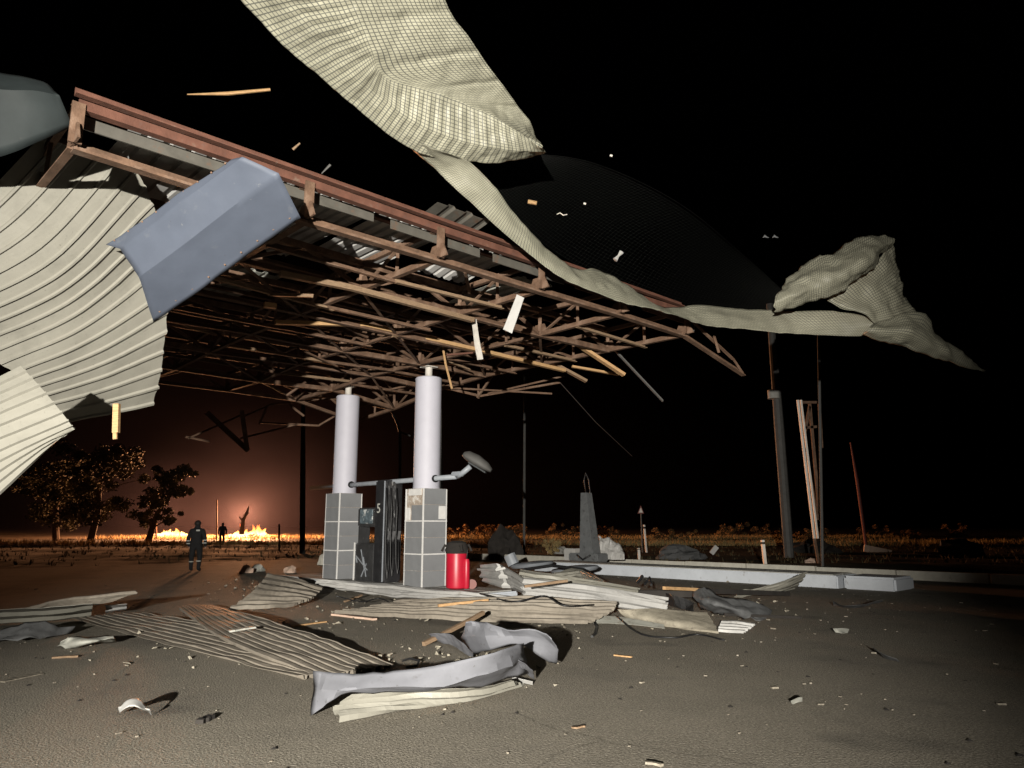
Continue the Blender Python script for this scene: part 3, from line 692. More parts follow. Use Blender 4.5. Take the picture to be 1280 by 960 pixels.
for (x, y, d_, r_, lb) in ((764, 194, 12.6, .02, 'tiny pale speck high in the sky right of the tarpaulin flap'), (731, 254, 12.5, .018, 'tiny pale speck right of the wavy wire'), (589, 280, 10.9, .018, 'tiny pale speck between edge beam and tarpaulin strip')):
    mb = MB().tube([D(x - 1.5, y, d_), D(x + 1.5, y + 1, d_)], r_, 6); thing(mb, 'paper_scrap', 'pole_white', lb, 'scrap')
for (x, lb) in ((957, 'left of two small pale scraps high in the sky above the bunched tarpaulin'), (969, 'right of two small pale scraps high in the sky above the bunched tarpaulin')):
    thing(MB().tube([D(x - 3.5, 297, 15), D(x - 1, 295, 15), D(x + 1.5, 296.5, 15), D(x + 4, 297, 15)], [.006, .03, .016, .006], 6), 'paper_scrap', 'mast_grey', lb, 'scrap')

# ------------------------------------------------------------------ sheets and wreckage on the ground
def gsheet(rows, ribs, amp, m_, label, nv=16, wr=.03, seed=0, lin=(False, False), name='ribbed_sheet', cat='metal sheet', shape='trap', nu=14, thick=.004, smooth=False, rough=.02):
    mb = patch(pxH(rows), nu, nv, ribs=ribs, amp=amp, wrinkle=wr, seed=seed, lin=lin, shape=shape, rough=rough)
    for v in mb.v:
        if v.z < .006: v.z = .006 + rng.random() * .004
    return thing(mb, name, m_, label, cat, 'sheets on the ground' if ribs else None, smooth=smooth, thick=thick)
gsheet([[(85, 772, .03), (170, 795, .03), (270, 820, .04), (372, 847, .03)], [(130, 768, .05), (220, 788, .06), (320, 812, .06), (420, 841, .04)], [(178, 765, .05), (270, 780, .10), (370, 800, .08), (455, 836, .05)]], 8, .06, 'sheet_dusty', 'dusty ribbed sheet flat on the asphalt, undermost of the pair at left', 24, .02, 1)
gsheet([[(222, 757, .12), (262, 787, .16), (320, 815, .12), (400, 846, .04)], [(240, 755, .12), (290, 780, .18), (365, 806, .14), (447, 838, .05)], [(268, 756, .10), (318, 770, .18), (405, 797, .15), (492, 830, .05)]], 8, .07, 'sheet_dusty', 'dusty wavy ribbed sheet lying over the flat one at left', 26, .02, 2)
gsheet([[(336, 716, .55), (372, 724, .35), (405, 735, .15)], [(318, 737, .35), (352, 742, .22), (392, 748, .1)], [(286, 763, .06), (330, 762, .06), (368, 758, .05)]], 7, .06, 'sheet_dusty', 'pinkish ribbed sheet rising to a pointed corner left of the farther column', 12, .03, 3)
gsheet([[(396, 724, .32), (470, 729, .26), (560, 738, .26), (642, 748, .2)], [(398, 729, .22), (470, 737, .16), (560, 744, .2), (645, 752, .16)], [(430, 735, .1), (480, 742, .06), (560, 749, .12), (648, 756, .1)]], 3, .05, 'sheet_white', 'long white speckled sheet lying in front of the two plinths', 26, .03, 4)
gsheet([[(505, 752, .14), (590, 748, .30), (690, 748, .34), (772, 753, .30)], [(455, 762, .08), (560, 760, .22), (670, 761, .26), (765, 765, .20)], [(418, 768, .03), (540, 774, .10), (640, 778, .08), (735, 780, .06)]], 7, .055, 'sheet_dusty', 'wide ribbed cream sheet lying across the middle, behind the crumpled grey fascia', 24, .03, 5)
gsheet([[(600, 706, .75), (622, 704, .85), (655, 722, .50), (740, 732, .42), (836, 747, .36)], [(602, 716, .6), (628, 716, .68), (652, 732, .38), (740, 741, .32), (835, 756, .24)], [(606, 724, .45), (634, 734, .42), (655, 742, .22), (740, 750, .18), (833, 765, .08)]], 3, .07, 'sheet_white', 'thick white bent ribbed panel with kinked end beside the red cylinder', 30, .01, 6, (False, True))
gsheet([[(650, 712, .7), (720, 722, .55), (800, 735, .45)], [(648, 722, .5), (720, 732, .4), (795, 742, .36)]], 2, .05, 'sheet_cream', 'cream ribbed strip tucked behind the thick white bent panel', 14, .02, 7)
gsheet([[(772, 762, .20), (830, 763, .2), (884, 768, .16)], [(780, 770, .10), (840, 776, .1), (892, 780, .08)], [(790, 777, .01), (846, 785, .01), (898, 791, .01)]], 0, 0, 'board', 'beige fibre board lying at the right end of the wreckage', 10, .02, 8, name='fibre_board', cat='board', thick=.03)
gsheet([[(690, 770, .10), (760, 770, .1), (830, 780, .06)], [(695, 776, .02), (760, 779, .02), (831, 785, .02)]], 0, 0, 'sheet_grey', 'narrow grey metal strip lying flat below the beige board', 10, .015, 9, name='metal_strip', cat='metal strip')
gsheet([[(868, 737, .40), (905, 745, .35), (965, 763, .06)], [(866, 748, .30), (900, 757, .26), (962, 770, .03)], [(876, 762, .08), (905, 768, .06), (950, 776, .01)]], 0, 0, 'cloth_grey', 'dark grey felt sheet draped over wreckage at right', 18, .12, 10, name='felt_sheet', cat='felt sheet', nu=16, smooth=True)
gsheet([[(902, 777, .10), (922, 777, .08), (946, 781, .04)], [(900, 783, .07), (920, 784, .05), (938, 786, .03)], [(898, 790, .02), (915, 791, .02), (930, 792, .02)]], 4, .035, 'sheet_white', 'small white ribbed offcut sticking out below the dark felt', 6, .01, 11)
gsheet([[(1010, 714, .55), (975, 728, .35), (925, 741, .12)], [(1004, 724, .38), (970, 737, .22), (920, 744, .05)], [(994, 736, .15), (960, 743, .1), (917, 746, .02)]], 4, .06, 'sheet_cream', 'cream ribbed sheet leaning on the end of the bluish island', 12, .02, 12)
gsheet([[(40, 758, .25), (70, 748, .4), (120, 743, .5), (172, 737, .55)], [(20, 764, .1), (70, 760, .2), (110, 755, .3), (140, 748, .4)]], 8, .05, 'sheet_dusty', 'tilted dusty ribbed sheet in the shade at far left', 8, .02, 13, shape='sin')
gsheet([[(-60, 763, .3), (30, 761, .32), (115, 755, .36)], [(-60, 772, .12), (30, 769, .16), (115, 760, .22)], [(-60, 778, .02), (30, 776, .03), (113, 768, .05)]], 2, .05, 'sheet_cream', 'long pale ribbed sheet entering from the left edge', 14, .02, 14)
gsheet([[(131, 757, .2), (158, 755, .22)], [(132, 764, .06), (158, 760, .1)]], 1, .03, 'sheet_white', 'small white folded strip at the tip of the pale sheet at left', 6, .01, 15, name='metal_strip', cat='metal strip')
gsheet([[(76, 800, .12), (105, 793, .16), (142, 795, .14)], [(74, 806, .03), (105, 803, .10), (143, 799, .1)], [(72, 810, .01), (100, 808, .02), (146, 802, .02)]], 0, 0, 'sheet_grey', 'crumpled pale scrap with bright rim on the asphalt at left', 14, .07, 16, name='crumpled_scrap', cat='scrap', nu=10, smooth=True)
gsheet([[(-30, 792, .1), (40, 780, .2), (95, 782, .12)], [(-30, 805, .01), (30, 797, .08), (90, 792, .02)]], 0, 0, 'cloth_grey', 'low dark crumpled heap of sheet below the pale sheet at left', 16, .12, 17, name='crumpled_sheet', cat='sheet', nu=10, smooth=True)
gsheet([[(149, 882, .09), (168, 878, .12), (188, 884, .09)], [(150, 890, .02), (168, 887, .10), (190, 890, .02)]], 0, 0, 'sheet_white', 'small crumpled white scrap alone on the asphalt at lower left', 12, .06, 18, name='crumpled_scrap', cat='scrap', nu=8, smooth=True)
gsheet([[(1090, 808, .10), (1104, 816, .09), (1120, 824, .05)], [(1093, 812, .02), (1108, 822, .02), (1124, 828, .01)]], 0, 0, 'cloth_grey', 'dark curled scrap alone on the asphalt at right', 10, .03, 19, name='curled_scrap', cat='scrap', nu=6)
gsheet([[(1042, 786, .07), (1052, 784, .08), (1062, 786, .05)], [(1044, 791, .01), (1053, 791, .02), (1060, 791, .01)]], 0, 0, 'sheet_grey', 'small pale scrap on the asphalt left of the dark curled one', 6, .03, 20, name='curled_scrap', cat='scrap', nu=6)
gsheet([[(1040, 752, .10), (1065, 757, .12), (1102, 748, .2)], [(1042, 757, .01), (1068, 760, .01), (1100, 753, .04)]], 0, 0, 'cloth_grey', 'limp dark strip lying in front of the pale kerb at right', 12, .05, 21, name='rubber_strip', cat='strip', nu=6)
gsheet([[(988, 876, .05), (997, 872, .06), (1003, 872, .05)], [(990, 880, .01), (997, 878, .02), (1004, 877, .01)]], 0, 0, 'sheet_grey', 'tiny scrap on the asphalt at lower right', 5, .02, 22, name='curled_scrap', cat='scrap', nu=5)
# crumpled grey fascia in the foreground
fe = empty('crumpled_fascia', H(540, 860), 'large crumpled grey metal fascia folded on the asphalt in the centre foreground', 'fascia panel')
def fpart(rows, name, m_, nu=16, nv=26, wr=.02, seed=0, lin=(True, False), ribs=0, amp=0):
    mb = patch(pxH(rows), nu, nv, wrinkle=wr, seed=seed, lin=lin, wscale=3, ribs=ribs, amp=amp)
    for v in mb.v: v.z = max(v.z, .008)
    mb.build(name, m_, fe, 'auto' if nu > 10 else False, .004, base=base_of(mb))
fpart([[(391, 838, .34), (440, 843, .36), (500, 838, .40), (560, 829, .44), (620, 815, .50), (655, 804, .50)], [(390, 862, .20), (430, 862, .28), (500, 858, .30), (560, 857, .28), (625, 838, .34), (658, 822, .34)], [(388, 895, .01), (424, 872, .20), (490, 863, .24), (560, 862, .20), (600, 858, .16), (657, 841, .18)]], 'front_fold', 'fascia_grey', 12, 24, .035, 1)
fpart([[(583, 779, .50), (600, 776, .52), (635, 786, .50), (672, 788, .50), (690, 796, .46)], [(577, 796, .30), (605, 795, .40), (640, 795, .42), (678, 800, .40), (698, 812, .30)], [(592, 815, .12), (612, 812, .26), (645, 805, .34), (672, 818, .24), (696, 830, .10)]], 'rear_curl', 'fascia_grey', 12, 18, .035, 2)
fpart([[(536, 796, .10), (560, 793, .18), (592, 813, .16)], [(545, 800, .02), (570, 810, .03), (590, 822, .03)]], 'torn_corner', 'fascia_grey', 6, 10, .04, 3)
fpart([[(440, 868, .18), (500, 863, .18), (580, 861, .17), (640, 850, .14)], [(416, 884, .09), (500, 872, .11), (580, 866, .1), (645, 853, .08)], [(424, 903, .01), (505, 887, .01), (585, 873, .01), (655, 854, .01)]], 'white_underside', 'sheet_cream', 0, 22, .015, 4, (False, False), 2, .04)
fpart([[(640, 846, .06), (666, 852, .05)], [(640, 851, .01), (666, 856, .01)]], 'white_tip', 'sheet_white', 4, 6, .005, 5)
fpart([[(626, 815, .40), (648, 824, .36), (666, 838, .22)], [(632, 832, .22), (650, 838, .2), (668, 850, .03)]], 'inner_flange', 'fascia_grey', 6, 10, .02, 6)
# loose bars on the ground
def stick(a, b, w, h, m_, label, name='timber_stick', cat='stick'):
    p = H(a[0], a[1], h * .5 + .005 if len(a) < 3 else a[2]); q = H(b[0], b[1], h * .5 + .005 if len(b) < 3 else b[2])
    n = 5; mb = MB(); pts = [p.lerp(q, i / n) + Vector((rng.uniform(-1, 1), rng.uniform(-1, 1), 0)) * .012 for i in range(n + 1)]
    for s_, t_ in zip(pts, pts[1:]): mb.bar(s_, t_ + (t_ - s_).normalized() * .01, w, h)
    return thing(mb, name, m_, label, cat)
stick((530, 805), (604, 766, .3), .05, .05, 'wood_old', 'brown timber batten leaning from the asphalt onto the wide ribbed sheet', 'timber_batten', 'batten')
stick((365, 783), (406, 777), .06, .02, 'wood', 'pale splinter of wood lying behind the wavy ribbed sheet')
stick((416, 768), (468, 774), .08, .03, 'pink_board', 'pinkish wood strip at the left end of the wide ribbed sheet')
stick((286, 789, .2), (318, 784, .22), .09, .02, 'sheet_grey', 'short pale strip lying on top of the wavy ribbed sheet', 'metal_strip', 'metal strip')
stick((66, 822), (96, 820), .05, .02, 'wood_old', 'short stick on the asphalt left of the crumpled pale scrap')
stick((768, 819), (790, 821), .03, .015, 'wood', 'thin pale splinter on bare asphalt right of the crumpled fascia')
stick((714, 910), (730, 908), .02, .012, 'wood_old', 'dark twig on bare asphalt at the bottom centre')
stick((806, 953), (826, 956), .03, .015, 'litter', 'pale splinter at the bottom edge right of centre')
stick((0, 852), (48, 842), .12, .006, 'litter', 'flat pale strip on the asphalt at the lower left edge', 'flat_strip', 'strip')
stick((248, 902), (262, 896), .06, .03, 'charred', 'small black chip on the asphalt at lower left')
stick((830, 735, .5), (873, 737, .42), .06, .05, 'wood', 'pale timber lying on the wreckage before the bluish island', 'timber_batten', 'batten')
mb = MB().tube([H(742, 775, .01), H(746, 783, .02), H(744, 792, .02), H(740, 796, .01)], .022, 6); thing(mb, 'rubber_hose', 'rubber', 'short curved black hose on asphalt right of the crumpled fascia', 'hose')
mb = MB().tube([H(503, 826, .01), H(512, 823, .05), H(524, 826, .05), H(521, 832, .02), H(508, 834, .01)], .012, 6); thing(mb, 'rubber_hose', 'rubber', 'thin black loop of hose left of the crumpled fascia', 'hose')
mb = MB().tube([H(655, 712, .5), H(690, 707, .62), H(730, 712, .5), H(762, 730, .35)], .035, 8); thing(mb, 'rubber_hose', 'rubber', 'thick black hose arching over the wreckage before the bluish island', 'hose')
mb = MB().tube([H(797, 728, .5), H(803, 720, .62)], .03, 6); mb.tube([H(806, 730, .5), H(812, 722, .6), H(814, 731, .5)], .025, 6); thing(mb, 'pump_nozzle', 'rubber', 'small black forked nozzle lying before the bluish island', 'nozzle')
for k, (x0, x1, yy, lb) in enumerate(((640, 690, 704, 'pale grey rounded cover left of the bluish island'), (695, 742, 710, 'pale grey rounded cover lying at the left end of the bluish island'))):
    c = H((x0 + x1) / 2, yy + 4, .3); mb = MB().lathe(Vector((c.x, c.y, .3)), [(.55, .0), (.6, .05), (.55, .1), (.3, .14)], 20); mb.tube([c + Vector((-.5, .1, .1)), c + Vector((-.62, .15, .4))], .16, 10) if k == 0 else None
    for v in mb.v: v.x = c.x + (v.x - c.x) * 1.1; v.z += (v.x - c.x) * .1
    thing(mb, 'pump_cover', 'grey_plastic', lb, 'cover', smooth='auto')
gsheet([[(690, 716, .5), (722, 712, .55), (752, 724, .5)], [(704, 728, .35), (730, 726, .42), (758, 734, .4)]], 3, .04, 'sheet_cream', 'small crumpled cream offcut under the arching black hose', 8, .05, 31)
gsheet([[(835, 741, .4), (850, 745, .42), (868, 752, .3)], [(834, 755, .2), (852, 760, .22), (868, 766, .08)]], 0, 0, 'dark_metal', 'dark dented box side between the white panel and the felt', 8, .08, 32, name='dented_box', cat='box', nu=8)
for k, (a, b, w, lb) in enumerate((((760, 742, .3), (865, 742, .3), .12, 'black burnt bar lying behind the thick white panel'), ((860, 738, .35), (985, 742, .1), .09, 'black burnt bar lying behind the dark felt'), ((905, 768, .1), (1000, 772, .03), .04, 'thin black bar on the asphalt right of the felt'))):
    stick(a, b, w, w, 'charred', lb, 'burnt_bar', 'bar')
# white end block of the far island
mb = MB().bevbox(UV(18.0, -.62, .14), (1.2, 1.2, .34), (U, V, Z), .05)
thing(mb, 'end_block', 'island_white', 'bluish white concrete block at the right tip of the island', 'concrete block')
# wrecked dispenser on the far island
c = UV(18.0, 8.0, .32)
c = Vector((H(738, 701, .32).x, H(738, 701, .32).y, .32))
e = empty('wrecked_dispenser', c, 'wrecked grey fuel dispenser stump with a tall tapered mast', 'fuel pump')
mb = MB(); t_ = D(733, 616, c.y); 
mb.add([c + V * a + U * b for a, b in ((.32, -.2), (-.32, -.2), (-.32, .2), (.32, .2))] + [t_ + V * a + U * b for a, b in ((.14, -.14), (-.12, -.14), (-.12, .14), (.14, .14))], [(0, 1, 5, 4), (1, 2, 6, 5), (2, 3, 7, 6), (3, 0, 4, 7), (4, 5, 6, 7)])
mb.build('mast', 'mast_grey', e, base=c)
MB().bevbox(c + V * 0.1 + Z * .12, (1.3, .6, .28), (V, U, Z), .04).build('base_box', 'mast_grey', e, base=c)
MB().bevbox(c + V * .75 + Z * .2, (.5, .5, .4), (V, U, Z), .03).build('side_box', 'sheet_white', e, base=c)
MB().tube([t_ - Z * .1, D(730, 600, c.y), D(732, 591, c.y), D(736, 600, c.y), D(739, 630, c.y), D(741, 670, c.y)], .022, 6).build('hose', 'rubber', e, True, base=c)
MB().tube([c - V * .3 - U * .35 + Z * .2, c - V * .0 - U * .4 + Z * .05, c + V * .3 - U * .35 + Z * .2], .03, 6).build('loop_hose', 'rubber', e, True, base=c)
mb = patch([[c + Vector((.35 + .2 * i, -.1 + .15 * j, 0)) + Z * (.05 + (.85 - .12 * i) * math.sin(math.pi * j / 4)) for j in range(5)] for i in range(5)], 16, 16, wrinkle=.16, wscale=2.6, seed=44)
thing(mb, 'crumpled_housing', 'sheet_white', 'crumpled whitish pump housing leaning against the wrecked mast', 'panel', thick=.006)

# ------------------------------------------------------------------ poles, posts, signs
def pole(bx, by, tx, ty, Y, r, m_, label, name='pole', cat='pole', r2=None):
    a = D(bx, by, Y); b = D(tx, ty, Y); a.z = max(a.z, -.1) if a.z < .6 else a.z
    mb = MB().tube([Vector((a.x, a.y, min(a.z, 0) - .05)) if a.z > 0 else a, a.lerp(b, .5), b], [r, r, r2 or r], 10)
    return mb, a, b
def simple_pole(*a, name='pole', cat='pole', **k):
    mb, p, q = pole(*a, **k); return thing(mb, name, a[6], a[7], cat, smooth='auto')
simple_pole(655, 694, 656, 470, 40, .07, 'pole_grey', 'thin grey lamp pole standing alone between nearer column and wrecked mast', name='lamp_pole')
mb, p, q = pole(986, 690, 962, 380, 38, .24, 'pole_grey', '', r2=.17)
e = empty('utility_pole', p, 'stout grey utility pole behind the bunched tarpaulin', 'pole')
mb.build('shaft', 'pole_grey', e, 'auto', base=p); a = D(967, 493, 37.9); MB().tube([a - Z * .22, a + Z * .22], .3, 12).build('collar', 'concrete', e, 'auto', base=a)
simple_pole(1028, 707, 1023, 405, 28.5, .055, 'pole_grey', 'thin dark pole standing right of the leaning white bar', name='lamp_pole')
e = empty('sign_frame', D(1018, 690, 30), 'tall leaning white channel bar with a dark sign frame behind it', 'sign frame')
a, b = D(1018, 673, 30), D(997, 500, 30); a2 = a + Vector((.13, 0, 0)); b2 = b + Vector((.13, 0, 0))
MB().bar(a, b, .08, .08).build('white_channel', 'pole_white', e, base=a); MB().bar(a2, b2, .07, .07).build('white_channel', 'pole_white', e, base=a)
for (s_, t_) in (((1012, 505), (1024, 640)), ((1000, 503), (1022, 503)), ((1004, 535), (1024, 533)), ((1012, 508), (1006, 540)), ((1024, 505), (1027, 560)), ((1006, 560), (1022, 650))):
    MB().bar(D(*s_, 30.1), D(*t_, 30.1), .1, .1).build('frame_bar', 'rust', e, base=a)
MB().bar(D(1018, 673, 30), Vector((a.x + .1, 30, -.1)), .09, .09).build('foot', 'rust', e, base=a)
simple_pole(1080, 650, 1063, 553, 55, .11, 'sign_red', 'thin reddish leaning pole in the dark at right', r2=.05)
mb, p, q = pole(378, 690, 379, 498, 42, .15, 'pole_grey', '', r2=.1)
e = empty('street_lamp', p, 'dark street lamp post silhouetted right of the fires', 'street lamp'); mb.build('shaft', 'pole_grey', e, 'auto', base=p)
MB().tube([q, D(372, 488, 42), D(355, 482, 42)], .06, 8).build('arm', 'pole_grey', e, True, base=q)
mb, p, q = pole(500, 650, 500, 540, 45, .08, 'pole_grey', '')
e = empty('street_lamp', p, 'grey lamp post with a bent arm seen between the two columns', 'street lamp'); mb.build('shaft', 'pole_grey', e, 'auto', base=p)
MB().tube([q, D(497, 530, 45), D(488, 511, 45), D(466, 507, 45)], .07, 8).build('arm', 'pole_grey', e, True, base=q); MB().tube([q, D(513, 545, 45)], .05, 8).build('brace', 'pole_grey', e, base=q)
simple_pole(553, 640, 550, 496, 26, .05, 'pole_grey', 'thin grey pole close behind the right of the nearer column', name='lamp_pole')
for (x, y0, y1, Y, lb) in ((195, 680, 640, 88, 'thin post standing in the left fire'), (349, 690, 655, 48, 'thin dark post right of the right fire'), (271, 676, 625, 85, 'thin pale post between the two fires')):
    simple_pole(x, y0, x, y1, Y, .06 if Y < 60 else .09, 'rust', lb, name='thin_post', cat='post')
def marker(bx, by, tx, ty, w, label):
    a = H(bx, by, 0); b = D(tx, ty, a.y); e = empty('marker_post', a, label, 'marker post')
    MB().bar(a - Z * .05, b, w, w * .6).build('post', 'pole_white', e, base=a)
    m_ = a.lerp(b, .85); MB().bar(m_, a.lerp(b, .93), w * 1.06, w * .66).build('dark_band', 'charred', e, base=a)
marker(957, 710, 953, 675, .16, 'white marker post behind the kerb right of centre')
marker(808, 690, 805, 656, .16, 'white marker post just right of the triangular sign')
marker(799, 698, 798, 685, .18, 'short white stub post left of the taller marker post')
a = H(803, 690, 0); e = empty('warning_sign', a, 'small triangular warning sign on a thin post, far behind the island', 'sign')
b = D(801, 634, a.y); MB().tube([a - Z * .05, b], .04, 8).build('post', 'pole_grey', e, base=a)
t0, t1, t2 = D(801, 632, a.y - .06), D(797, 642, a.y - .06), D(805, 642, a.y - .06); back = Vector((0, .03, 0))
MB().add([t0, t1, t2, t0 + back, t1 + back, t2 + back], [(0, 1, 2), (5, 4, 3), (0, 3, 4, 1), (1, 4, 5, 2), (2, 5, 3, 0)]).build('plate', 'sign_red', e, base=a)
cc = (t0 + t1 + t2) / 3; f = Vector((0, -.012, 0)); MB().add([cc + (t - cc) * .62 + f for t in (t0, t1, t2)] + [cc + (t - cc) * .62 for t in (t0, t1, t2)], [(0, 1, 2), (0, 3, 4, 1), (1, 4, 5, 2), (2, 5, 3, 0)]).build('sign_face', 'pole_white', e, base=a)

# heaps behind the kerb
def heap(px, py, w, h, m_, label, name='debris_heap', cat='heap', seed=0, d=None):
    c = H(px, py, 0); bm = bmesh.new(); bmesh.ops.create_icosphere(bm, subdivisions=3, radius=1)
    s = Vector((seed * 3.1, seed * 5.3, 1))
    for v in bm.verts:
        n_ = 1 + .45 * noise.noise(v.co * 1.3 + s) + .22 * noise.noise(v.co * 3.1 + s) + .1 * noise.noise(v.co * 7 + s)
        v.co = Vector((v.co.x * w / 2 * n_, v.co.y * (d or w * .35) * n_, max(-.1, v.co.z * h * n_)))
    bm.verts.index_update(); mb = MB().add([c + v.co for v in bm.verts], [[v.index for v in f.verts] for f in bm.faces]); bm.free()
    return thing(mb, name, m_, label, cat)
heap(850, 697, 2.0, .5, 'cloth_grey', 'low grey crumpled heap of sheeting behind the island', seed=1)
heap(1203, 694, 2.0, .75, 'cloth_grey', 'grey boxy heap in the dark at far right', seed=2)
heap(1018, 690, 2.6, .65, 'charred', 'dark sloping mound at the foot of the leaning white bar', seed=3)
heap(1180, 691, .55, .3, 'pink_board', 'small pinkish lump beside the grey heap at far right', 'rubble_chunk', 'rubble', 4)
heap(1014, 704, .5, .2, 'pink_board', 'small pinkish lump behind the kerb near the thin dark pole', 'rubble_chunk', 'rubble', 5)
heap(403, 706, .42, .34, 'kerb_white', 'bright white chunk left of the farther plinth', 'rubble_chunk', 'rubble', 6)
heap(308, 716, .45, .22, 'pink_board', 'pinkish round lump beyond the pointed ribbed sheet', 'rubble_chunk', 'rubble', 7)
heap(322, 714, .5, .2, 'sheet_grey', 'pale folded lump right of the pinkish round lump', 'rubble_chunk', 'rubble', 8)
heap(362, 716, .4, .2, 'pink_board', 'dull lump between the pointed ribbed sheet and the farther plinth', 'rubble_chunk', 'rubble', 9)
heap(631, 700, 1.6, 1.3, 'charred', 'black bush like heap behind the thick white panel', seed=10)
heap(700, 692, 1.2, .4, 'concrete', 'pale rubble lump left of the wrecked dispenser', 'rubble_chunk', 'rubble', 11)
for (x, y, x2, y2, w, lb, mm) in ((1080, 685, 1114, 692, .4, 'pinkish board lying in the dark behind the right kerb', 'pink_board'), (889, 692, 896, 683, .22, 'small white shard standing up behind the island', 'sheet_white')):
    a = H(x, y, .2); b = D(x2, y2, a.y); mb = MB().bar(a, b, .1, w); thing(mb, 'loose_board', mm, lb, 'board')

# ------------------------------------------------------------------ fires
FIRE = {}
def flame_mat():
    m = bpy.data.materials.new('flame'); m.use_nodes = True; N = m.node_tree.nodes; L = m.node_tree.links; N.clear()
    tc = N.new('ShaderNodeTexCoord'); sx = N.new('ShaderNodeSeparateXYZ'); L.new(tc.outputs['Object'], sx.inputs[0])
    no = N.new('ShaderNodeTexNoise'); no.inputs['Scale'].default_value = 1.3; L.new(tc.outputs['Object'], no.inputs['Vector'])
    mr = N.new('ShaderNodeMapRange'); mr.inputs[1].default_value = 0; mr.inputs[2].default_value = 2.2; L.new(sx.outputs[2], mr.inputs[0])
    ad = N.new('ShaderNodeMath'); L.new(mr.outputs[0], ad.inputs[0]); mu = N.new('ShaderNodeMath'); mu.operation = 'MULTIPLY_ADD'; mu.inputs[1].default_value = .5; mu.inputs[2].default_value = -.25; L.new(no.outputs[0], mu.inputs[0]); L.new(mu.outputs[0], ad.inputs[1])
    cr = N.new('ShaderNodeValToRGB'); e = cr.color_ramp.elements; e[0].position = .15; e[0].color = (1, .66, .26, 1); e[1].position = .8; e[1].color = (.35, .045, .006, 1)
    x = cr.color_ramp.elements.new(.42); x.color = (.8, .22, .04, 1); L.new(ad.outputs[0], cr.inputs[0])
    em = N.new('ShaderNodeEmission'); em.inputs[1].default_value = 5; L.new(cr.outputs[0], em.inputs[0])
    o = N.new('ShaderNodeOutputMaterial'); L.new(em.outputs[0], o.inputs[0]); return m
FLAME = flame_mat()
def fire(px, py, wide, tall, n, power, label, seed):
    r_ = random.Random(seed); c = H(px, py, 0); c = Vector((c.x, c.y, -.05))
    e = empty('fire', c, label, 'fire')
    for k in range(n):
        x = (k + .5) / n * 2 - 1; hgt = tall * (1 - .8 * abs(x) ** 1.3) * r_.uniform(.4, 1.0); rad = wide / n * r_.uniform(1.2, 2.0)
        b = c + Vector((x * wide / 2, r_.uniform(-.6, .6), 0)); pts = []; rs = []; lean = r_.uniform(-.25, .25)
        for i in range(8):
            t = i / 7; pts.append(b + Vector((lean * t * hgt + .12 * math.sin(t * 7 + k), .05 * math.sin(t * 5 + k), t * hgt))); rs.append(max(.01, rad * (math.sin(min(1, t * 1.6 + .25) * math.pi * .5) * (1 - t) ** .8)))
        MB().tube(pts, rs, 8).build('flame', FLAME, e, True, base=c)
    for k in range(9):
        a = c + Vector((r_.uniform(-.6, .6) * wide, r_.uniform(-.8, .3), .1)); q = a + Vector((r_.uniform(-1, 1), r_.uniform(-.4, .4), r_.uniform(.1, .5)))
        MB().bar(a, q, .16, .14).build('burning_log', 'charred', e, base=c)
    lamp('fire_light', 'POINT', c + Vector((0, -.9, 3.0)), power * 3.6, (1, .42, .18), shadow_soft_size=.7)
fire(213, 671, 4.2, 1.7, 14, 17000, 'left of two distant fires, low and wide, beside the trees', 1)
fire(305, 673, 2.8, 2.0, 11, 15000, 'brightest distant fire, right of the two, left half', 2)
fire(321, 672, 2.6, 2.2, 10, 15000, 'taller flames joined to the right of the brightest fire', 3)
mb = MB().tube([D(302, 668, 86), D(304, 650, 86), D(309, 640, 86), D(311, 633, 86)], [.3, .2, .16, .05], 6); mb.tube([D(304, 652, 86), D(299, 646, 86)], [.14, .05], 6); mb.tube([D(307, 645, 86), D(311, 641, 86)], [.1, .04], 6)
thing(mb, 'burning_stump', 'bark', 'broken branching stump standing over the brightest fire', 'tree stump', smooth='auto')
# thin smoke that the fires light up: densest round the flames, thinning outwards
def smoke(name, c, r, dens, label):
    m = bpy.data.materials.new(name); m.use_nodes = True; N = m.node_tree.nodes; L = m.node_tree.links; N.clear()
    pv = N.new('ShaderNodeVolumePrincipled'); pv.inputs['Color'].default_value = (.72, .62, .85, 1); pv.inputs['Anisotropy'].default_value = .1
    tc = N.new('ShaderNodeTexCoord'); gr = N.new('ShaderNodeTexGradient'); gr.gradient_type = 'SPHERICAL'; L.new(tc.outputs['Object'], gr.inputs[0])
    no = N.new('ShaderNodeTexNoise'); no.inputs['Scale'].default_value = 3; L.new(tc.outputs['Object'], no.inputs['Vector'])
    mu = N.new('ShaderNodeMath'); mu.operation = 'MULTIPLY'; L.new(gr.outputs[1], mu.inputs[0]); L.new(no.outputs[0], mu.inputs[1])
    m3 = N.new('ShaderNodeMath'); m3.operation = 'MULTIPLY'; L.new(mu.outputs[0], m3.inputs[0]); m3.inputs[1].default_value = dens * 2; L.new(m3.outputs[0], pv.inputs['Density'])
    ou = N.new('ShaderNodeOutputMaterial'); L.new(pv.outputs[0], ou.inputs['Volume'])
    bm = bmesh.new(); bmesh.ops.create_icosphere(bm, subdivisions=3, radius=1)
    bm.verts.index_update(); mb = MB().add([v.co.copy() for v in bm.verts], [[v.index for v in f.verts] for f in bm.faces]); bm.free()
    o = mb.build('smoke', m); o.location = c; o.scale = r; tag(o, label, 'smoke', kind='stuff')
smoke('smoke_wide', (-30, 88, 3), (75, 42, 34), .00010, 'thin reddish smoke drifting wide around the distant fires')
smoke('smoke_left', (-42, 88, 1.5), (13, 11, 9), .0009, 'denser smoke wrapped round the left fire')
smoke('smoke_bright', (-29, 88, 2), (18, 12, 14), .0007, 'denser smoke wrapped round the brightest fire')

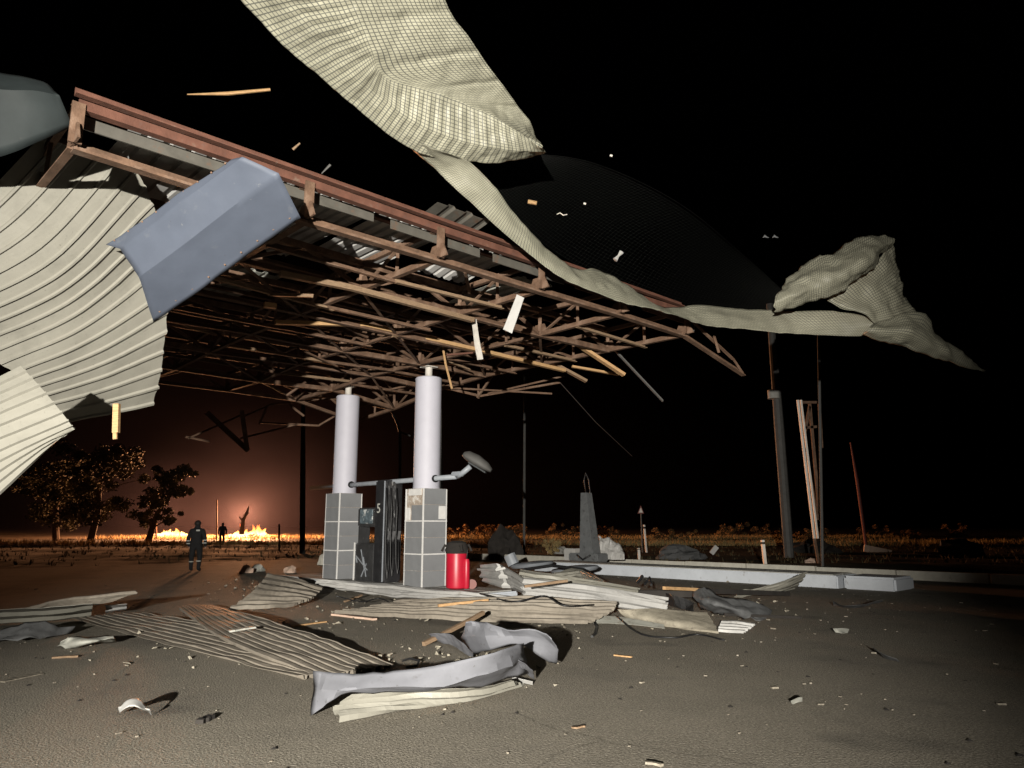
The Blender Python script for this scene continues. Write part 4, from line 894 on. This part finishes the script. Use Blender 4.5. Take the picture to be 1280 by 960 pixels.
# ------------------------------------------------------------------ trees, bushes, grass
def leaf_cloud(mb, centres, n, size, r_):
    for _ in range(n):
        c, rad = centres[r_.randrange(len(centres))]
        d = Vector((r_.gauss(0, 1), r_.gauss(0, 1), r_.gauss(0, 1))).normalized() * rad * (r_.random() ** .75)
        p = c + Vector((d.x, d.y, d.z * .8)); a = Vector((r_.gauss(0, 1), r_.gauss(0, 1), r_.gauss(0, 1))).normalized(); b = a.orthogonal().normalized(); s = size * r_.uniform(.5, 1.3)
        mb.add([p - a * s, p + b * s * .45, p + a * s, p - b * s * .45], [(0, 1, 2, 3)])
def tree(base, h, lean, spread, n, m_, label, seed):
    r_ = random.Random(seed); e = empty('tree', base, label, 'tree', 'trees beside the left fire'); mb = MB()
    top = base + Vector((lean, 0, h * .8)); pts = [base - Z * .2, base.lerp(top, .35) + Vector((r_.uniform(-.3, .3), 0, 0)), base.lerp(top, .7), top]
    mb.tube(pts, [.34, .27, .17, .05], 8); cs = []
    for k in range(64):
        t = r_.uniform(.18, 1); p = base.lerp(top, t); q = p + Vector((r_.uniform(-1, 1) * spread, r_.uniform(-1, 1) * spread, r_.uniform(.1, .5) * spread))
        mb.tube([p, p.lerp(q, .5) + Z * .15, q], [.07, .04, .015], 4); cs.append((q, r_.uniform(.35, 1.05) * spread * .42))
    mb.build('trunk', 'bark', e, 'auto', base=base); lf = MB(); leaf_cloud(lf, cs, n, .17, r_); lf.build('crown', m_, e, base=base)
tree(Vector((-35.5, 75, 0)), 8.5, 2.4, 1.7, 9000, 'leaf', 'slender leaning tree lit brown by the left fire on its right side', 1)
tree(Vector((-39.5, 72, 0)), 9.5, .6, 3.0, 12000, 'leaf', 'dark tree behind the splinter of timber, left of the leaning tree', 2)
tree(Vector((-45, 76, 0)), 8.5, -.6, 3.0, 12000, 'leaf', 'dark tree farthest left below the hanging sheets', 3)
def bush(px, py, w, h, n, m_, label, seed, size=.09, name='bush'):
    r_ = random.Random(seed); c = H(px, py, 0); e = empty(name, c, label, 'bush', 'bushes in the field'); cs = [(c + Vector((r_.uniform(-.5, .5) * w, r_.uniform(-.3, .3) * w, r_.random() ** 1.3 * .8 * h + .1)), h * r_.uniform(.1, .3)) for _ in range(18)]
    mb = MB()
    for q, _ in cs: mb.tube([c - Z * .1, c.lerp(q, .5) + Z * .1, q], [.03, .02, .008], 5)
    mb.build('stem', 'bark', e, base=c); lf = MB(); leaf_cloud(lf, cs, n, size, r_); lf.build('foliage', m_, e, base=c)
BL = [(574, 672, 6, 1.9, 'leaf_dry', 'dry bush on the far verge just right of the nearer plinth'), (612, 671, 5, 1.6, 'leaf_dry', 'dry bush on the far verge above the black heap'), (638, 671, 4, 1.9, 'leaf_dry', 'dry bush on the far verge left of the thin grey lamp pole'),
      (705, 671, 5, 2.0, 'leaf_dry', 'dry bush on the far verge left of the wrecked mast'), (755, 671, 4, 1.6, 'leaf_dry', 'dry bush on the far verge right of the wrecked mast'), (918, 672, 4.4, 2.1, 'leaf_dry', 'orange lit bush left of the stout utility pole'),
      (958, 671, 3.4, 2.1, 'leaf_dry', 'bright orange lit bush at the foot of the stout utility pole'), (1090, 671, 4, 1.6, 'leaf_dry', 'dim bush at the foot of the reddish leaning pole'), (1130, 672, 4, 1.4, 'leaf_dry', 'dim bush right of the reddish leaning pole'), (1195, 672, 3, 2.0, 'leaf_dry', 'dim bush behind the grey heap at far right'),
      (840, 674, 5, 1.2, 'leaf_dry', 'low dim bush right of the triangular sign'), (1010, 674, 4, 1.5, 'leaf_dry', 'dim bush behind the leaning white bar')]
for i, (x, y, w, h, m_, lb) in enumerate(BL): bush(x, y, w, h, 1500, m_, lb, 50 + i, .16)
bush(690, 693, .9, .75, 900, 'grass_dry', 'bright yellow small bush in the field left of the wrecked mast', 90, .07)
def tufts(name, region, n, hmin, hmax, m_, label, seed, cat='grass'):
    r_ = random.Random(seed); m = MB()
    for _ in range(n):
        p = region(r_)
        if (p - O).dot(U) < KU + .5 and (p - O).dot(V) < 24.5: continue
        p = p + Z * (field_z(p) - .02)
        for k in range(4):
            a = r_.uniform(0, 6.28); h = r_.uniform(hmin, hmax); d = Vector((math.cos(a), math.sin(a), 0)); w = Vector((-d.y, d.x, 0)) * .03
            q = p + d * r_.uniform(0, .12); m.add([q - w, q + w, q + d * h * .45 + Z * h], [(0, 1, 2)])
    o = m.build(name, m_); tag(o, label, cat, kind='stuff')
tufts('dry_grass', lambda r_: Vector((r_.uniform(-48, 45), r_.choice((r_.gauss(62.5, 2.0), r_.gauss(91, 3))), 0)), 9000, .2, .6, 'grass_dry', 'dry grass along both verges of the far road', 5)
tufts('field_grass', lambda r_: Vector((r_.uniform(-45, 40), r_.uniform(30, 61), 0)), 2200, .06, .25, 'grass_green', 'patchy grass in the field behind the kerb', 6)

# ------------------------------------------------------------------ people
def person(c, face, h, label, seed, reflect):
    """standing figure with one continuous skin-modifier body; face: heading angle the chest points to"""
    k = h / 1.75; M = Matrix.Translation(c) @ Matrix.Rotation(face, 4, 'Z')
    e = empty('person', c, label, 'person')
    J = {'pel': (0, 0, .95, .16), 'sp': (0, .0, 1.15, .165), 'ch': (0, .0, 1.36, .19), 'nk': (0, .0, 1.52, .065), 'hd0': (0, .01, 1.60, .09), 'hd': (0, .02, 1.68, .105), 'top': (0, .01, 1.75, .07)}
    for s, n_ in ((-1, 'l'), (1, 'r')):
        J.update({n_ + 'hip': (s * .1, 0, .9, .12), n_ + 'kn': (s * .13, .02 + .06 * s, .50, .075), n_ + 'an': (s * .14, -.02 - .04 * s, .09, .055), n_ + 'toe': (s * .16, .15 - .04 * s, .045, .045),
                  n_ + 'sh': (s * .2, 0, 1.42, .085), n_ + 'el': (s * .30, -.03, 1.15, .062), n_ + 'wr': (s * .29, .1, .93, .045), n_ + 'ha': (s * .285, .13, .86, .04)})
    names = list(J); ed = [('pel', 'sp'), ('sp', 'ch'), ('ch', 'nk'), ('nk', 'hd0'), ('hd0', 'hd'), ('hd', 'top')]
    for n_ in 'lr': ed += [('pel', n_ + 'hip'), (n_ + 'hip', n_ + 'kn'), (n_ + 'kn', n_ + 'an'), (n_ + 'an', n_ + 'toe'), ('ch', n_ + 'sh'), (n_ + 'sh', n_ + 'el'), (n_ + 'el', n_ + 'wr'), (n_ + 'wr', n_ + 'ha')]
    R3 = Matrix.Rotation(face, 3, 'Z')
    me = bpy.data.meshes.new('body'); me.from_pydata([R3 @ Vector(J[n_][:3]) * k for n_ in names], [(names.index(a), names.index(b)) for a, b in ed], [])
    o = bpy.data.objects.new('body', me); COL.objects.link(o); o.parent = e; me.materials.append(MATS['cloth_dark'])
    sk = o.modifiers.new('skin', 'SKIN'); sk.use_smooth_shade = True; o.modifiers.new('sub', 'SUBSURF').render_levels = 2
    for n_, sv in zip(names, me.skin_vertices[0].data): bk = 1.25 if n_ not in ('nk', 'hd0', 'hd', 'top') else 1; sv.radius = (J[n_][3] * k * bk, J[n_][3] * k * bk); sv.use_root = n_ == 'pel'
    P2 = lambda x, y, z: c + R3 @ Vector((x, y, z)) * k
    hb = MB().lathe(c, [(.0, 0)], 3) if False else MB()
    bm = bmesh.new(); bmesh.ops.create_icosphere(bm, subdivisions=2, radius=.118 * k)
    bm.verts.index_update(); hb.add([P2(0, -.01, 1.70) + Vector((v.co.x, v.co.y, max(v.co.z, -.07 * k) * 1.05)) for v in bm.verts], [[v.index for v in f.verts] for f in bm.faces]); bm.free()
    hb.build('hair', 'hair', e, True, base=c)
    for s in (-1, 1):
        for f_ in range(4):
            a = P2(s * .285 + (f_ - 1.5) * .012, .12 + .008 * f_, .86); b = P2(s * .285 + (f_ - 1.5) * .014, .15, .79 - .01 * (f_ in (1, 2))); MB().tube([a, a.lerp(b, .5) + R3 @ Vector((0, .012, 0)), b], [.010 * k, .009 * k, .007 * k], 6).build('finger', 'skin', e, True, base=c)
        a = P2(s * .27, .14, .87); MB().tube([a, P2(s * .255, .17, .83)], [.011 * k, .008 * k], 6).build('thumb', 'skin', e, True, base=c)
    if reflect:
        for (x, z, w) in ((-.30, 1.08, .07), (.30, 1.10, .07), (-.13, .34, .07), (.12, .36, .07), (.08, 1.45, .09), (-.28, .98, .06), (.28, 1.0, .06)):
            MB().lathe(P2(x, -.0 if abs(x) > .2 else -.02, z), [(.086 * k, -.016), (.086 * k, .016)], 10).build('reflective_band', 'reflective', e, base=c) if x not in (.08,) else MB().bevbox(P2(x, -.2, z), (.12, .02, .05), (R3 @ Vector((1, 0, 0)), R3 @ Vector((0, 1, 0)), Z), .005).build('reflective_patch', 'reflective', e, base=c)
c = H(243, 714, 0); person(Vector((c.x, c.y, 0)), .1, 1.62, 'person in dark clothes with reflective bands seen from behind, walking toward the fires', 1, True)
c = H(277, 681, 0); person(Vector((c.x, c.y, -.02)), .4, 1.7, 'small dark standing person silhouetted between the two fires', 2, False)

# ------------------------------------------------------------------ litter on the asphalt
r_ = random.Random(11); m = MB()
for _ in range(1500):
    u = r_.uniform(-8, KU - 1); v = r_.uniform(-10, 14); p = UV(u, v, .004); s = r_.choice((.004, .005, .006, .008, .011, .016)) * r_.uniform(.6, 1.5); a = r_.uniform(0, 6.28)
    ax = (Vector((math.cos(a), math.sin(a), 0)), Vector((-math.sin(a), math.cos(a), 0)), Vector((r_.uniform(-.3, .3), r_.uniform(-.3, .3), 1)))
    m.box(p + Z * s * .3, (s * r_.uniform(1, 3.5), s * r_.uniform(.7, 1.5), s * .7), ax)
tag(m.build('litter', 'litter'), 'tiny pale chips and splinters strewn over the asphalt', 'litter', kind='stuff')
m = MB()
for _ in range(650):
    u = r_.uniform(-8, KU - 1); v = r_.uniform(-10, 14); p = UV(u, v, .003); s = r_.uniform(.008, .03)
    n_ = 5; m.add([p + Vector((s * r_.uniform(.5, 1.4) * math.cos(k * 1.257), s * r_.uniform(.5, 1.4) * math.sin(k * 1.257), 0)) for k in range(n_)] + [p + Z * s * .5], [(k, (k + 1) % n_, n_) for k in range(n_)])
tag(m.build('gravel', 'charred'), 'small dark crumbs scattered over the asphalt', 'gravel', kind='stuff')

# rubble crumbs lying thick round the wreckage
m = MB()
for _ in range(900):
    a = r_.choice(((470, 760, 120, 22), (690, 770, 130, 20), (300, 800, 160, 30), (560, 830, 130, 30), (900, 760, 90, 20), (330, 735, 60, 18)))
    q = H(a[0] + r_.gauss(0, .5) * a[2], min(930, max(716, a[1] + r_.gauss(0, .6) * a[3])), .004); t = r_.random() ** 3 * .055 + .008
    b_ = [Vector((r_.gauss(0, 1), r_.gauss(0, 1), r_.gauss(0, .5))).normalized() * t * r_.uniform(.5, 1.2) for _ in range(5)]
    m.add([q + Z * t * .3 + x for x in b_], [(0, 1, 2), (0, 2, 3), (0, 3, 4), (0, 4, 1), (1, 2, 4), (2, 3, 4)])
tag(m.build('rubble', 'board'), 'crumbs of broken board and plaster strewn round the fallen sheets', 'rubble', kind='stuff')
for pts, w_, m_, lb in (([(420, 745, .25), (452, 752, .12), (475, 748, .14), (498, 757, .1), (530, 752, .2)], .012, 'rubber', 'thin black cable snaking across the long white sheet before the plinths'),
                        ([(600, 742, .3), (640, 752, .36), (680, 745, .42), (705, 757, .36), (742, 756, .3)], .014, 'rubber', 'thin black cable snaking over the wide ribbed cream sheet'),
                        ([(770, 770, .12), (800, 792, .02), (842, 797, .02), (872, 793, .02), (905, 800, .02)], .012, 'rubber', 'thin black cable trailing over asphalt below the beige board')):
    P3 = [H(*p) for p in pts]; thing(MB().tube([cat1(P3, k / 24) for k in range(25)], w_, 6), 'loose_cable', m_, lb, 'cable', smooth=True)
stick((548, 757, .28), (610, 750, .34), .06, .04, 'wood', 'pale split batten lying along the wide ribbed cream sheet', 'timber_batten', 'batten')
stick((655, 733, .52), (708, 726, .6), .06, .04, 'wood_old', 'brown batten lying on the thick white bent panel', 'timber_batten', 'batten')
stick((430, 752), (452, 744, .1), .05, .03, 'wood_old', 'short brown stick before the farther plinth', 'timber_stick', 'stick')
